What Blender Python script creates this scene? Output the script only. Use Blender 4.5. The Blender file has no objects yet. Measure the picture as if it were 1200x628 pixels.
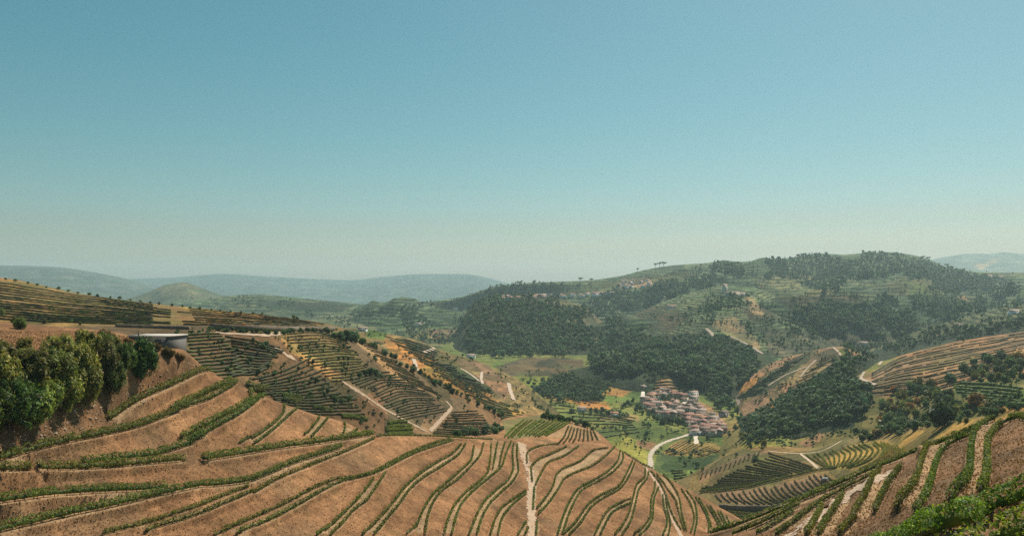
import bpy, math, random
import numpy as np
from mathutils import Vector
from mathutils.bvhtree import BVHTree
from mathutils.kdtree import KDTree

# ------------------------------------------------------------------ camera, sky, sun, exposure
F = 942.0            # focal length in photo pixels (photo is 1200 x 628)
HY = 335.0           # photo row of the horizon
CZ = 166.0           # eye height above the valley bottom
sc = bpy.context.scene
COL = sc.collection
cam_d = bpy.data.cameras.new('camera')
cam_d.sensor_width = 36.0
cam_d.lens = 36.0 * F / 1200.0
cam_d.shift_y = (HY - 314.0) / 1200.0
cam_d.clip_start = 0.5
cam_d.clip_end = 60000.0
cam = bpy.data.objects.new('camera', cam_d)
COL.objects.link(cam)
cam.location = (0, 0, CZ)
cam.rotation_euler = (math.pi / 2, 0, 0)
sc.camera = cam

SUN_AZ, SUN_EL = math.radians(34), math.radians(54)     # to the right of the view, in front
world = bpy.data.worlds.new('World')
sc.world = world
world.use_nodes = True
wn, wl = world.node_tree.nodes, world.node_tree.links
wn.clear()
sky = wn.new('ShaderNodeTexSky')
sky.sky_type = 'NISHITA'
sky.sun_disc = False
sky.sun_elevation = SUN_EL
sky.sun_rotation = SUN_AZ
sky.altitude = 300
sky.air_density = 1.0
sky.dust_density = 1.5
sky.ozone_density = 1.0
tint = wn.new('ShaderNodeMix'); tint.data_type = 'RGBA'; tint.blend_type = 'MULTIPLY'
tint.inputs[0].default_value = 1.0
tint.inputs[7].default_value = (0.68, 0.735, 0.70, 1)
bg = wn.new('ShaderNodeBackground')
bg.inputs[1].default_value = 0.084
wo = wn.new('ShaderNodeOutputWorld')
hue = wn.new('ShaderNodeHueSaturation')          # the photograph's teal cast
hue.inputs['Hue'].default_value = 0.455; hue.inputs['Saturation'].default_value = 1.35; hue.inputs['Value'].default_value = 1.0
wl.new(sky.outputs[0], hue.inputs['Color']); wl.new(hue.outputs[0], tint.inputs[6]); wl.new(tint.outputs[2], bg.inputs[0]); wl.new(bg.outputs[0], wo.inputs[0])

sun_d = bpy.data.lights.new('sun', 'SUN')
sun_d.energy = 4.8
sun_d.angle = math.radians(0.6)
sun_d.color = (1.0, 0.92, 0.79)
sun = bpy.data.objects.new('sun', sun_d)
COL.objects.link(sun)
to_sun = Vector((math.sin(SUN_AZ) * math.cos(SUN_EL), math.cos(SUN_AZ) * math.cos(SUN_EL), math.sin(SUN_EL)))
sun.rotation_euler = to_sun.to_track_quat('Z', 'Y').to_euler()
sun.location = to_sun * 500 + Vector((0, 0, CZ))

vs = sc.view_settings
vs.view_transform = 'Standard'; vs.look = 'None'; vs.gamma = 1.0; vs.exposure = 0.28
vs.use_curve_mapping = False
sc.render.engine = 'CYCLES'
cy = sc.cycles
cy.max_bounces = 4; cy.diffuse_bounces = 2; cy.glossy_bounces = 1; cy.transmission_bounces = 2
cy.volume_bounces = 2; cy.transparent_max_bounces = 4
cy.use_denoising = False

rng = np.random.default_rng(7)
random.seed(7)

# ------------------------------------------------------------------ numeric helpers
def hash2(ix, iy, s):
    h = (ix.astype(np.int64) * 374761393 + iy.astype(np.int64) * 668265263 + s * 974711) & 0xffffffff
    h = ((h ^ (h >> 13)) * 1274126177) & 0xffffffff
    return ((h ^ (h >> 16)) & 0xffff) / 65535.0

def vnoise(x, y, s=0):
    x = np.asarray(x, float); y = np.asarray(y, float)
    ix, iy = np.floor(x), np.floor(y)
    fx, fy = x - ix, y - iy
    fx = fx * fx * (3 - 2 * fx); fy = fy * fy * (3 - 2 * fy)
    a, b = hash2(ix, iy, s), hash2(ix + 1, iy, s)
    c, d = hash2(ix, iy + 1, s), hash2(ix + 1, iy + 1, s)
    return (a * (1 - fx) + b * fx) * (1 - fy) + (c * (1 - fx) + d * fx) * fy * 1.0

def fbm(x, y, s=0, o=4):
    r, amp, tot = 0, 1.0, 0
    for k in range(o):
        r = r + amp * (vnoise(x * 2 ** k, y * 2 ** k, s + k * 17) - 0.5); tot += amp; amp *= 0.5
    return r / tot * 2

def pchip(xs, ys, x):
    """monotone cubic through (xs, ys); ys may have trailing columns"""
    xs = np.asarray(xs, float); ys = np.asarray(ys, float); x = np.asarray(x, float)
    if ys.ndim == 1:
        return pchip(xs, ys[:, None], x)[:, 0]
    h = np.diff(xs)[:, None]; d = np.diff(ys, axis=0) / h
    m = np.zeros_like(ys)
    if len(xs) > 2:
        a, b = d[:-1], d[1:]
        w1 = 2 * h[1:] + h[:-1]; w2 = h[1:] + 2 * h[:-1]
        with np.errstate(divide='ignore', invalid='ignore'):
            hm = (w1 + w2) / (w1 / a + w2 / b)
        m[1:-1] = np.where(a * b > 0, np.nan_to_num(hm), 0)
    m[0] = d[0]; m[-1] = d[-1]
    i = np.clip(np.searchsorted(xs, x, 'right') - 1, 0, len(xs) - 2)
    hh = h[i]; t = ((x - xs[i])[:, None]) / hh
    t2, t3 = t * t, t * t * t
    return (2*t3-3*t2+1)*ys[i] + (t3-2*t2+t)*hh*m[i] + (-2*t3+3*t2)*ys[i+1] + (t3-t2)*hh*m[i+1]

def resample(pts, n):
    p = np.asarray(pts, float)
    s = np.concatenate([[0], np.cumsum(np.linalg.norm(np.diff(p, axis=0), axis=1))])
    t = np.linspace(0, s[-1], n)
    keep = np.concatenate([[True], np.diff(s) > 1e-9])
    return pchip(s[keep], p[keep], t) if keep.sum() > 1 else np.repeat(p[:1], n, 0)

def inside(poly, x, y):
    r = np.zeros(np.shape(x), bool)
    n = len(poly); j = n - 1
    for i in range(n):
        xi, yi = poly[i]; xj, yj = poly[j]
        if yi != yj:
            c = ((yi > y) != (yj > y)) & (x < (xj - xi) * (y - yi) / (yj - yi) + xi)
            r ^= c
        j = i
    return r

def world_of(px, py, Y):
    return np.stack([(px - 600) / F * Y, Y, CZ - (py - HY) / F * Y], -1)

def pixel_of(P):
    return 600 + F * P[..., 0] / P[..., 1], HY - F * (P[..., 2] - CZ) / P[..., 1]

# ------------------------------------------------------------------ mesh and object helpers
def mesh_np(name, V, faces, mats=(), col=None, attrs=None, smooth=False):
    me = bpy.data.meshes.new(name)
    V = np.asarray(V, np.float32)
    me.vertices.add(len(V)); me.vertices.foreach_set('co', V.ravel())
    fl = [np.asarray(f, np.int32) for f in (faces if isinstance(faces, (list, tuple)) else [faces]) if len(f)]
    loops = np.concatenate([f.ravel() for f in fl])
    sizes = np.concatenate([np.full(len(f), f.shape[1], np.int32) for f in fl])
    starts = np.concatenate([[0], np.cumsum(sizes)[:-1]]).astype(np.int32)
    me.loops.add(len(loops)); me.loops.foreach_set('vertex_index', loops)
    me.polygons.add(len(sizes)); me.polygons.foreach_set('loop_start', starts)
    try: me.polygons.foreach_set('loop_total', sizes)
    except Exception: pass
    if smooth: me.polygons.foreach_set('use_smooth', np.ones(len(sizes), bool))
    me.update(calc_edges=True)
    if col is not None:
        a = me.color_attributes.new('Col', 'FLOAT_COLOR', 'POINT')
        c = np.ones((len(V), 4), np.float32); c[:, :3] = col
        a.data.foreach_set('color', c.ravel())
    for k, v in (attrs or {}).items():
        a = me.attributes.new(k, 'FLOAT', 'POINT'); a.data.foreach_set('value', np.asarray(v, np.float32))
    for m in mats: me.materials.append(m)
    return me

def obj(name, me, parent=None, label=None, cat=None, group=None, kind=None, loc=None):
    o = bpy.data.objects.new(name, me); COL.objects.link(o)
    if parent is not None: o.parent = parent
    if loc is not None: o.location = loc
    if label: o['label'] = label
    if cat: o['category'] = cat
    if group: o['group'] = group
    if kind: o['kind'] = kind
    return o

class MB:
    """collects polygons of one mesh"""
    def __init__(s): s.V = []; s.Q = []; s.T = []; s.C = []; s.n = 0
    def add(s, V, Q=None, T=None, c=(0.5, 0.5, 0.5)):
        V = np.asarray(V, float)
        if Q is not None and len(Q): s.Q.append(np.asarray(Q, int) + s.n)
        if T is not None and len(T): s.T.append(np.asarray(T, int) + s.n)
        c = np.asarray(c, float)
        s.C.append(np.broadcast_to(c, (len(V), 3)) if c.ndim == 1 else c)
        s.V.append(V); s.n += len(V)
    def box(s, x0, x1, y0, y1, z0, z1, c=(0.5, 0.5, 0.5)):
        V = [(x, y, z) for z in (z0, z1) for y in (y0, y1) for x in (x0, x1)]
        s.add(V, [(0, 2, 3, 1), (4, 5, 7, 6), (0, 1, 5, 4), (2, 6, 7, 3), (0, 4, 6, 2), (1, 3, 7, 5)], None, c)
    def tube(s, P, R, n=6, c=(0.1, 0.07, 0.05)):
        P = np.asarray(P, float)
        V = []
        for i, p in enumerate(P):
            d = P[min(i + 1, len(P) - 1)] - P[max(i - 1, 0)]
            d = d / (np.linalg.norm(d) + 1e-9)
            a = np.cross(d, (0.3, 0.9, 0.1)); a /= np.linalg.norm(a); b = np.cross(d, a)
            for k in range(n):
                t = 2 * math.pi * k / n
                V.append(p + R[i] * (a * math.cos(t) + b * math.sin(t)))
        Q = [(i * n + k, i * n + (k + 1) % n, (i + 1) * n + (k + 1) % n, (i + 1) * n + k)
             for i in range(len(P) - 1) for k in range(n)]
        V.append(P[-1]); T = [((len(P) - 1) * n + k, (len(P) - 1) * n + (k + 1) % n, len(V) - 1) for k in range(n)]
        s.add(V, Q, T, c)
    def mesh(s, name, mats, smooth=False):
        f = []
        if s.Q: f.append(np.concatenate(s.Q))
        if s.T: f.append(np.concatenate(s.T))
        return mesh_np(name, np.concatenate(s.V), f, mats, np.concatenate(s.C), smooth=smooth)

ORD = ('first second third fourth fifth sixth seventh eighth ninth tenth eleventh twelfth thirteenth fourteenth '
       'fifteenth sixteenth seventeenth eighteenth nineteenth twentieth').split()
def ordinal(i):
    if i < 20: return ORD[i]
    t = ('twenty', 'thirty', 'forty', 'fifty', 'sixty', 'seventy', 'eighty', 'ninety')[(i + 1) // 10 - 2]
    return t + '-' + ORD[(i + 1) % 10 - 1] if (i + 1) % 10 else t[:-1] + 'ieth'

# ------------------------------------------------------------------ materials
def new_mat(name):
    m = bpy.data.materials.new(name); m.use_nodes = True
    n = m.node_tree.nodes; n.clear()
    return m, n, m.node_tree.links

def nd(n, t, **kw):
    x = n.new(t)
    for k, v in kw.items(): setattr(x, k, v)
    return x

def mixc(n, l, blend, fac, a, b):
    m = nd(n, 'ShaderNodeMix', data_type='RGBA', blend_type=blend)
    for i, v in ((0, fac), (6, a), (7, b)):
        if hasattr(v, 'is_output'): l.new(v, m.inputs[i])
        else: m.inputs[i].default_value = v
    return m.outputs[2]

def math_n(n, l, op, a, b=None, c=None):
    m = nd(n, 'ShaderNodeMath', operation=op)
    for i, v in enumerate((a, b, c)):
        if v is None: continue
        if hasattr(v, 'is_output'): l.new(v, m.inputs[i])
        else: m.inputs[i].default_value = v
    return m.outputs[0]

def noise_n(n, l, scale, detail=4, rough=0.6, vec=None):
    t = nd(n, 'ShaderNodeTexNoise'); t.inputs['Scale'].default_value = scale
    t.inputs['Detail'].default_value = detail; t.inputs['Roughness'].default_value = rough
    if vec is not None: l.new(vec, t.inputs['Vector'])
    return t.outputs['Fac']

def ramp(n, l, fac, a, b):
    r = nd(n, 'ShaderNodeMapRange'); r.clamp = True
    l.new(fac, r.inputs[0]); r.inputs[1].default_value = a; r.inputs[2].default_value = b
    return r.outputs[0]

def terrain_mat(name, scales, bump_d, stripes=True, contrast=0.45, period=3.6, patch=0.0):
    m, n, l = new_mat(name)
    geo = nd(n, 'ShaderNodeNewGeometry'); pos = geo.outputs['Position']
    at = nd(n, 'ShaderNodeAttribute', attribute_name='Col').outputs['Color']
    c = at
    if patch:      # patchwork of small fields
        sc2 = nd(n, 'ShaderNodeVectorMath', operation='MULTIPLY'); l.new(pos, sc2.inputs[0]); sc2.inputs[1].default_value = (1, 0.7, 2.6)
        wv = nd(n, 'ShaderNodeTexNoise'); wv.inputs['Scale'].default_value = 1.2 / patch; wv.inputs['Detail'].default_value = 3; l.new(sc2.outputs[0], wv.inputs['Vector'])
        ad = nd(n, 'ShaderNodeVectorMath', operation='MULTIPLY_ADD'); l.new(wv.outputs['Color'], ad.inputs[0]); ad.inputs[1].default_value = (patch * 1.1,) * 3; l.new(sc2.outputs[0], ad.inputs[2])
        vo = nd(n, 'ShaderNodeTexVoronoi'); vo.inputs['Scale'].default_value = 1.0 / patch; l.new(ad.outputs[0], vo.inputs['Vector'])
        rr_ = nd(n, 'ShaderNodeValToRGB'); rr_.color_ramp.interpolation = 'CONSTANT'
        els = rr_.color_ramp.elements
        cols_ = [(0.0, (0.55, 0.68, 0.6)), (0.18, (1.0, 1.0, 1.0)), (0.42, (1.5, 1.35, 1.2)), (0.55, (0.75, 0.85, 0.7)), (0.72, (1.35, 1.1, 0.95)), (0.86, (1.0, 1.25, 0.9)), (0.94, (1.55, 1.35, 1.2))]
        els[0].position, els[0].color = cols_[0][0], (*cols_[0][1], 1); els[1].position, els[1].color = cols_[1][0], (*cols_[1][1], 1)
        for p_, c_ in cols_[2:]:
            e_ = els.new(p_); e_.color = (*c_, 1)
        sp_ = nd(n, 'ShaderNodeSeparateColor'); l.new(vo.outputs['Color'], sp_.inputs[0]); l.new(sp_.outputs[0], rr_.inputs[0])
        c = mixc(n, l, 'MULTIPLY', 0.8, c, rr_.outputs[0])
    for s in scales:
        f = noise_n(n, l, s, 5, 0.65, pos)
        v = math_n(n, l, 'MULTIPLY_ADD', ramp(n, l, f, 0.28, 0.72), contrast * 2, 1 - contrast)
        comb = nd(n, 'ShaderNodeCombineColor')
        for i in range(3): l.new(v, comb.inputs[i])
        c = mixc(n, l, 'MULTIPLY', 1.0, c, comb.outputs[0])
    # weedy, stony and washed-out patches of the ground itself
    f = ramp(n, l, noise_n(n, l, scales[0] * 2.7, 6, 0.7, pos), 0.52, 0.7)
    c = mixc(n, l, 'MULTIPLY', math_n(n, l, 'MULTIPLY', f, 0.7), c, (0.66, 0.78, 0.66, 1))
    f = ramp(n, l, noise_n(n, l, scales[0] * 4.3, 7, 0.75, pos), 0.58, 0.72)
    c = mixc(n, l, 'MIX', math_n(n, l, 'MULTIPLY', f, 0.35), c, mixc(n, l, 'MULTIPLY', 1.0, c, (1.75, 1.8, 1.9, 1)))
    f = ramp(n, l, noise_n(n, l, scales[-1] * 0.9, 4, 0.8, pos), 0.57, 0.66)
    c = mixc(n, l, 'MULTIPLY', math_n(n, l, 'MULTIPLY', f, 0.6), c, (0.45, 0.5, 0.45, 1))
    if stripes:
        va = nd(n, 'ShaderNodeAttribute', attribute_name='Vine').outputs['Fac']
        sep = nd(n, 'ShaderNodeSeparateXYZ'); l.new(pos, sep.inputs[0])
        wob = noise_n(n, l, 0.1 / period, 3, 0.5, pos)
        z = math_n(n, l, 'MULTIPLY_ADD', wob, period * 2.5, sep.outputs[2])
        ph = math_n(n, l, 'FRACT', math_n(n, l, 'DIVIDE', z, period))
        tri = math_n(n, l, 'ABSOLUTE', math_n(n, l, 'SUBTRACT', ph, 0.5))
        st = ramp(n, l, tri, 0.16, 0.3)
        brk = ramp(n, l, noise_n(n, l, 0.14 / period, 3, 0.6, pos), 0.33, 0.48)
        fac = math_n(n, l, 'MULTIPLY', math_n(n, l, 'MULTIPLY', st, va), brk)
        bank = math_n(n, l, 'MULTIPLY', math_n(n, l, 'MULTIPLY', ramp(n, l, tri, 0.13, 0.05), va), brk)
        c = mixc(n, l, 'MULTIPLY', bank, c, (1.4, 1.32, 1.25, 1))
        c = mixc(n, l, 'MIX', fac, c, (0.022, 0.036, 0.014, 1))
    b = nd(n, 'ShaderNodeBsdfPrincipled')
    l.new(c, b.inputs['Base Color']); b.inputs['Roughness'].default_value = 0.95
    b.inputs['Specular IOR Level'].default_value = 0.1
    bf = noise_n(n, l, scales[-1] * 1.6, 6, 0.75, pos)
    bu = nd(n, 'ShaderNodeBump'); bu.inputs['Strength'].default_value = 0.8; bu.inputs['Distance'].default_value = bump_d
    l.new(bf, bu.inputs['Height']); l.new(bu.outputs[0], b.inputs['Normal'])
    o = nd(n, 'ShaderNodeOutputMaterial'); l.new(b.outputs[0], o.inputs[0])
    return m

def leaf_mat(name, transl=0.35, var=0.5):
    m, n, l = new_mat(name)
    at = nd(n, 'ShaderNodeAttribute', attribute_name='Col').outputs['Color']
    oi = nd(n, 'ShaderNodeObjectInfo').outputs['Random']
    hs = nd(n, 'ShaderNodeHueSaturation')
    l.new(math_n(n, l, 'MULTIPLY_ADD', oi, 0.06, 0.47), hs.inputs['Hue'])
    l.new(math_n(n, l, 'MULTIPLY_ADD', math_n(n, l, 'FRACT', math_n(n, l, 'MULTIPLY', oi, 7.31)), var, 1 - var / 2), hs.inputs['Value'])
    l.new(at, hs.inputs['Color'])
    b = nd(n, 'ShaderNodeBsdfPrincipled'); l.new(hs.outputs[0], b.inputs['Base Color'])
    b.inputs['Roughness'].default_value = 0.6; b.inputs['Specular IOR Level'].default_value = 0.25
    t = nd(n, 'ShaderNodeBsdfTranslucent')
    l.new(mixc(n, l, 'MULTIPLY', 1.0, hs.outputs[0], (1.25, 1.3, 0.7, 1)), t.inputs[0])
    mx = nd(n, 'ShaderNodeMixShader'); mx.inputs[0].default_value = transl
    l.new(b.outputs[0], mx.inputs[1]); l.new(t.outputs[0], mx.inputs[2])
    o = nd(n, 'ShaderNodeOutputMaterial'); l.new(mx.outputs[0], o.inputs[0])
    return m

def plain_mat(name, rough=0.9, scale=1.5, contrast=0.3, bump=0.03):
    m, n, l = new_mat(name)
    pos = nd(n, 'ShaderNodeTexCoord').outputs['Object']
    at = nd(n, 'ShaderNodeAttribute', attribute_name='Col').outputs['Color']
    f = noise_n(n, l, scale, 6, 0.7, pos)
    v = math_n(n, l, 'MULTIPLY_ADD', f, contrast * 2, 1 - contrast)
    comb = nd(n, 'ShaderNodeCombineColor')
    for i in range(3): l.new(v, comb.inputs[i])
    b = nd(n, 'ShaderNodeBsdfPrincipled')
    l.new(mixc(n, l, 'MULTIPLY', 1.0, at, comb.outputs[0]), b.inputs['Base Color'])
    b.inputs['Roughness'].default_value = rough; b.inputs['Specular IOR Level'].default_value = 0.4
    bu = nd(n, 'ShaderNodeBump'); bu.inputs['Strength'].default_value = 0.6; bu.inputs['Distance'].default_value = bump
    l.new(f, bu.inputs['Height']); l.new(bu.outputs[0], b.inputs['Normal'])
    o = nd(n, 'ShaderNodeOutputMaterial'); l.new(b.outputs[0], o.inputs[0])
    return m

M_NEAR = terrain_mat('near_soil', (0.07, 0.6, 3.5), 0.45, stripes=False, contrast=0.34)
M_MID = terrain_mat('hillside', (0.02, 0.12, 0.5), 1.2, contrast=0.36, period=4.2, patch=38.0)
M_FAR = terrain_mat('far_hillside', (0.006, 0.035, 0.15), 5.0, contrast=0.4, period=8.5, patch=95.0)
M_LEAF = leaf_mat('vine_leaves', 0.35, 0.25)
M_TREE = leaf_mat('tree_leaves', 0.28, 0.95)
M_BARK = plain_mat('bark')
M_WALL = plain_mat('rendered_wall', 0.9, 0.6, 0.15)
M_ROOF = plain_mat('clay_tiles', 0.85, 0.9, 0.35, 0.08)
M_CONC = plain_mat('concrete', 0.9, 0.7, 0.25)
M_ROAD = plain_mat('packed_earth', 0.95, 0.4, 0.22, 0.05)
M_STONE = plain_mat('stone', 0.9, 1.2, 0.4, 0.1)
M_WOOD = plain_mat('weathered_wood')
_m, _n, _l = new_mat('window_glass')
_b = nd(_n, 'ShaderNodeBsdfPrincipled'); _b.inputs['Base Color'].default_value = (0.03, 0.035, 0.04, 1); _b.inputs['Roughness'].default_value = 0.15
_l.new(_b.outputs[0], nd(_n, 'ShaderNodeOutputMaterial').inputs[0]); M_GLASS = _m

# base colours (linear)
SOIL = (0.295, 0.150, 0.070); PATH = (0.43, 0.28, 0.155); DRY = (0.34, 0.185, 0.09); BROWN = (0.17, 0.098, 0.055)
DARKV = (0.075, 0.062, 0.032); GRASS = (0.115, 0.135, 0.035); LUSH = (0.09, 0.13, 0.03); ORANGE = (0.36, 0.175, 0.05)
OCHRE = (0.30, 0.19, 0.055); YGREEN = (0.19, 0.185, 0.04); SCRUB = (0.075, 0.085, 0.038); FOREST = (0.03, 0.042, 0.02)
OLIVE = (0.15, 0.15, 0.064); PALE = (0.34, 0.27, 0.19)

# ------------------------------------------------------------------ terrain: each hill is lofted through profiles
# a station is (photo column, [(distance in metres, photo row), ...]) from the foot of the slope over its crest to its back
HILL = {}
def loft_grid(stations, cols, nts):
    pxs = [s[0] for s in stations]
    A = np.array([[(math.log(Y), py) for Y, py in s[1]] for s in stations])       # S,K,2
    K = A.shape[1]
    t = np.concatenate([np.linspace(k, k + 1, n, endpoint=False) for k, n in enumerate(nts)] + [[K - 1]])
    G = pchip(pxs, A.reshape(len(pxs), -1), cols).reshape(len(cols), K, 2)
    Y = np.exp(G[:, :, 0]); z = -(G[:, :, 1] - HY) / F * Y
    Yt = pchip(np.arange(K), Y.T, t)          # T,C
    zt = pchip(np.arange(K), z.T, t)
    X = (cols[None, :] - 600) / F * Yt
    return np.stack([X, Yt, CZ + zt], -1), t

def grid_faces(T, C):
    i = np.arange(T - 1)[:, None] * C + np.arange(C - 1)[None, :]
    return np.stack([i, i + 1, i + C + 1, i + C], -1).reshape(-1, 4)

def hill_grid(name, stations, step, nts, noise=0.0, nscale=200.0, crest=None, seed=0, lo=None, hi=None):
    a = stations[0][0]; b = stations[-1][0]
    if lo is None: cols = np.arange(a, b + step, step)
    else: cols = np.concatenate([np.arange(a, lo, step * 6), np.arange(lo, hi, step), np.arange(hi, b + 1, step * 6)])
    cols = np.clip(cols, a, b); cols = np.unique(cols)
    P, t = loft_grid(stations, cols, nts)
    if noise:
        w = np.ones(len(t)) if crest is None else np.clip((np.abs(t - crest) - 0.3) * 1.4, 0.05, 1)
        n = fbm(P[..., 0] / nscale, P[..., 1] / nscale, seed, 5)
        n = n - 0.6 * np.abs(fbm(P[..., 0] / nscale * 0.8 + 9, P[..., 1] / nscale * 0.5, seed + 5, 3))
        P[..., 2] += noise * n * w[:, None]
    HILL[name] = {'P': P, 't': t, 'cols': cols}
    set_bvh(name)
    return HILL[name]

def set_bvh(name):
    h = HILL[name]; P = h['P']; T, C = P.shape[:2]
    h['F'] = grid_faces(T, C)
    h['bvh'] = BVHTree.FromPolygons(P.reshape(-1, 3).tolist(), h['F'].tolist())

CAMV = Vector((0, 0, CZ))
def cast(px, py, hills=None):
    """photo pixel -> nearest point of the terrain along that sight line"""
    d = Vector(((px - 600) / F, 1.0, -(py - HY) / F)).normalized()
    best = None
    for k in (hills or HILL):
        r = HILL[k]['bvh'].ray_cast(CAMV, d, 20000)
        if r[0] is not None and (best is None or r[3] < best[1]): best = (r[0], r[3], k)
    return (np.array(best[0]), best[2]) if best else (None, None)

def drop(x, y, hills=None):
    """height of the ground under a point"""
    z = None
    for k in (hills or HILL):
        r = HILL[k]['bvh'].ray_cast(Vector((x, y, CZ + 600)), Vector((0, 0, -1)), 2000)
        if r[0] is not None and (z is None or r[0].z > z): z = r[0].z
    return z

def S(px, *pts): return (px, list(pts))

# --- far mountains
hill_grid('far_mountain', [S(x, (6500, c + 40), (7600, c + 14), (9500, c), (11500, c + 40)) for x, c in
    [(-300, 330), (60, 331), (150, 327), (205, 325), (260, 321), (330, 325), (410, 328), (450, 324), (500, 321), (540, 321), (570, 325), (592, 331), (640, 344), (720, 360)]],
    4, (8, 14, 8), 50, 1500, 2, 3)
hill_grid('west_mountain', [S(x, (5000, c + 45), (5800, c + 18), (7000, c), (9000, c + 40)) for x, c in
    [(-400, 306), (-150, 309), (0, 311), (60, 312.5), (110, 319), (150, 327), (190, 339), (230, 351), (300, 365)]],
    4, (8, 14, 8), 40, 1200, 2, 11)
hill_grid('east_mountain', [S(x, (6500, c + 40), (7600, c + 14), (9000, c), (11500, c + 40)) for x, c in
    [(1000, 330), (1060, 315), (1090, 305), (1110, 301), (1140, 297.5), (1160, 298), (1175, 296), (1200, 298), (1300, 303), (1600, 309)]],
    4, (8, 14, 8), 40, 1500, 2, 13)
hill_grid('conical_hill', [S(x, (3300, c + 30), (3700, c + 12), (4200, c), (5200, c + 40)) for x, c in
    [(100, 362), (150, 350), (175, 342), (195, 333.5), (215, 331), (235, 337), (260, 346), (300, 353), (360, 366)]],
    2, (8, 14, 6), 14, 500, 2, 17)
hill_grid('rolling_hills', [S(x, (1500, b), (1800, (b * 1.6 + c) / 2.6), (2300, (b + 2 * c) / 3), (2900, c), (3600, c + 30)) for x, c, b in
    [(100, 366, 410), (200, 356, 410), (245, 351, 410), (270, 346.5, 408), (300, 345, 408), (340, 348, 405), (380, 352, 402), (430, 357, 400), (470, 361, 400),
     (520, 362, 402), (580, 362, 410), (700, 370, 420)]],
    2, (20, 20, 16, 6), 22, 420, 3, 19)
hill_grid('great_hill', [S(x, (Yb, b), (Yb * 1.12, b * 0.72 + c * 0.28), (Yb * 1.35, b * 0.45 + c * 0.55), (Yb * 1.65, b * 0.18 + c * 0.82), (Yc, c), (Yc + 900, c + 45)) for x, c, b, Yb, Yc in
    [(380, 375, 410, 1700, 2900), (430, 364, 405, 1650, 2800), (480, 357, 402, 1600, 2700), (540, 347, 404, 1550, 2650), (560, 340, 408, 1500, 2600), (590, 333, 412, 1500, 2600), (620, 330, 414, 1500, 2600),
     (680, 329, 416, 1500, 2650), (720, 325, 416, 1480, 2700), (760, 315, 414, 1500, 2800), (790, 311, 412, 1500, 2850), (820, 310, 412, 1500, 2900),
     (850, 306, 412, 1500, 2950), (870, 307, 412, 1500, 3000), (900, 305, 414, 1500, 3000), (930, 303, 416, 1450, 3000), (960, 298, 418, 1400, 3000), (985, 299, 420, 1350, 3000),
     (1010, 297, 420, 1350, 3000), (1040, 295.5, 420, 1350, 3000), (1070, 299, 418, 1350, 2950), (1090, 305, 416, 1400, 2900), (1110, 313, 414, 1400, 2850), (1140, 317, 412, 1400, 2800), (1200, 319, 410, 1400, 2800), (1400, 318, 405, 1400, 2800)]],
    2, (30, 36, 34, 28, 6), 135, 330, 4, 23)
hill_grid('wooded_hill', [S(x, (1330, b), (1450, b * 0.6 + c * 0.4), (1600, b * 0.25 + c * 0.75), (1750, c), (2000, c + 25)) for x, c, b in
    [(480, 425, 432), (515, 412, 428), (532, 392, 424), (545, 368, 422), (565, 352, 424), (600, 347, 424), (650, 349, 424), (680, 358, 424), (705, 376, 424), (730, 398, 424), (770, 415, 430)]],
    2, (20, 20, 14, 6), 14, 160, 3, 29)
hill_grid('terraced_ridge', [S(x, (1000, b + 32), (1200, b * 0.68 + c * 0.32), (1420, b * 0.36 + c * 0.64), (1900, c), (2300, c + 30)) for x, c, b in
    [(660, 425, 448), (700, 402, 446), (730, 378, 446), (770, 356, 446), (810, 343, 446), (850, 334, 448), (880, 336, 452), (920, 352, 455), (960, 372, 452), (990, 396, 448), (1020, 420, 446), (1060, 440, 450)]],
    2, (28, 30, 30, 6), 22, 170, 3, 31)
hill_grid('east_slope', [S(x, (1050, b), (1180, (b + c) / 2), (1450, c), (1800, c + 25)) for x, c, b in
    [(980, 420, 440), (1040, 402, 430), (1070, 390, 425), (1110, 377, 420), (1150, 366, 416), (1200, 356, 412), (1300, 345, 405), (1450, 340, 400)]],
    3, (18, 18, 6), 14, 150, 2, 37)
# --- valley floor: the same fall everywhere
def floor_py(Y):
    H = np.interp(Y, [300, 500, 750, 1000, 1200, 1400, 1700], [165, 164, 155, 145, 126, 117, 112])
    return HY + H * F / Y
hill_grid('valley_floor', [S(x, *[(Y, floor_py(Y)) for Y in (300, 500, 620, 750, 870, 1000, 1200, 1400, 1700)]) for x in (100, 500, 800, 1000, 1300)],
    2.5, (3, 10, 24, 24, 24, 24, 14, 6), 3, 120, None, 41)
hill_grid('village_knoll', [S(x, (940, b + 8), (1050, (b + c) / 2), (1110, c), (1200, c + 8)) for x, c, b in
    [(725, 470, 482), (745, 461, 480), (762, 448, 480), (783, 438.5, 480), (800, 447, 481), (825, 461, 484), (850, 471, 487), (880, 480, 492)]],
    1.5, (14, 14, 4), 1.2, 40, 2, 43)
hill_grid('small_spur', [S(x, (860, b + 14), (950, (b + c) / 2), (1050, c), (1200, c + 20)) for x, c, b in
    [(840, 486, 500), (858, 470, 498), (872, 450, 496), (900, 427, 492), (940, 414, 478), (985, 406, 456), (1005, 413, 448), (1030, 428, 446), (1060, 440, 455)]],
    1.5, (20, 20, 5), 3, 60, 2, 47)
hill_grid('orange_ridge', [S(x, (Y * 0.68, c + d), (Y * 0.84, c + d * 0.42), (Y, c), (Y * 1.25, c + 14)) for x, c, d, Y in
    [(300, 392, 50, 1000), (380, 386, 50, 950), (420, 385, 55, 930), (450, 390, 60, 910), (490, 400, 70, 880), (520, 412, 75, 860), (560, 424, 80, 840), (590, 437, 85, 820), (612, 449, 90, 800), (640, 471, 80, 780), (665, 495, 60, 760), (700, 520, 50, 740)]],
    1.5, (26, 30, 8), 6, 120, 2, 53)
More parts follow.
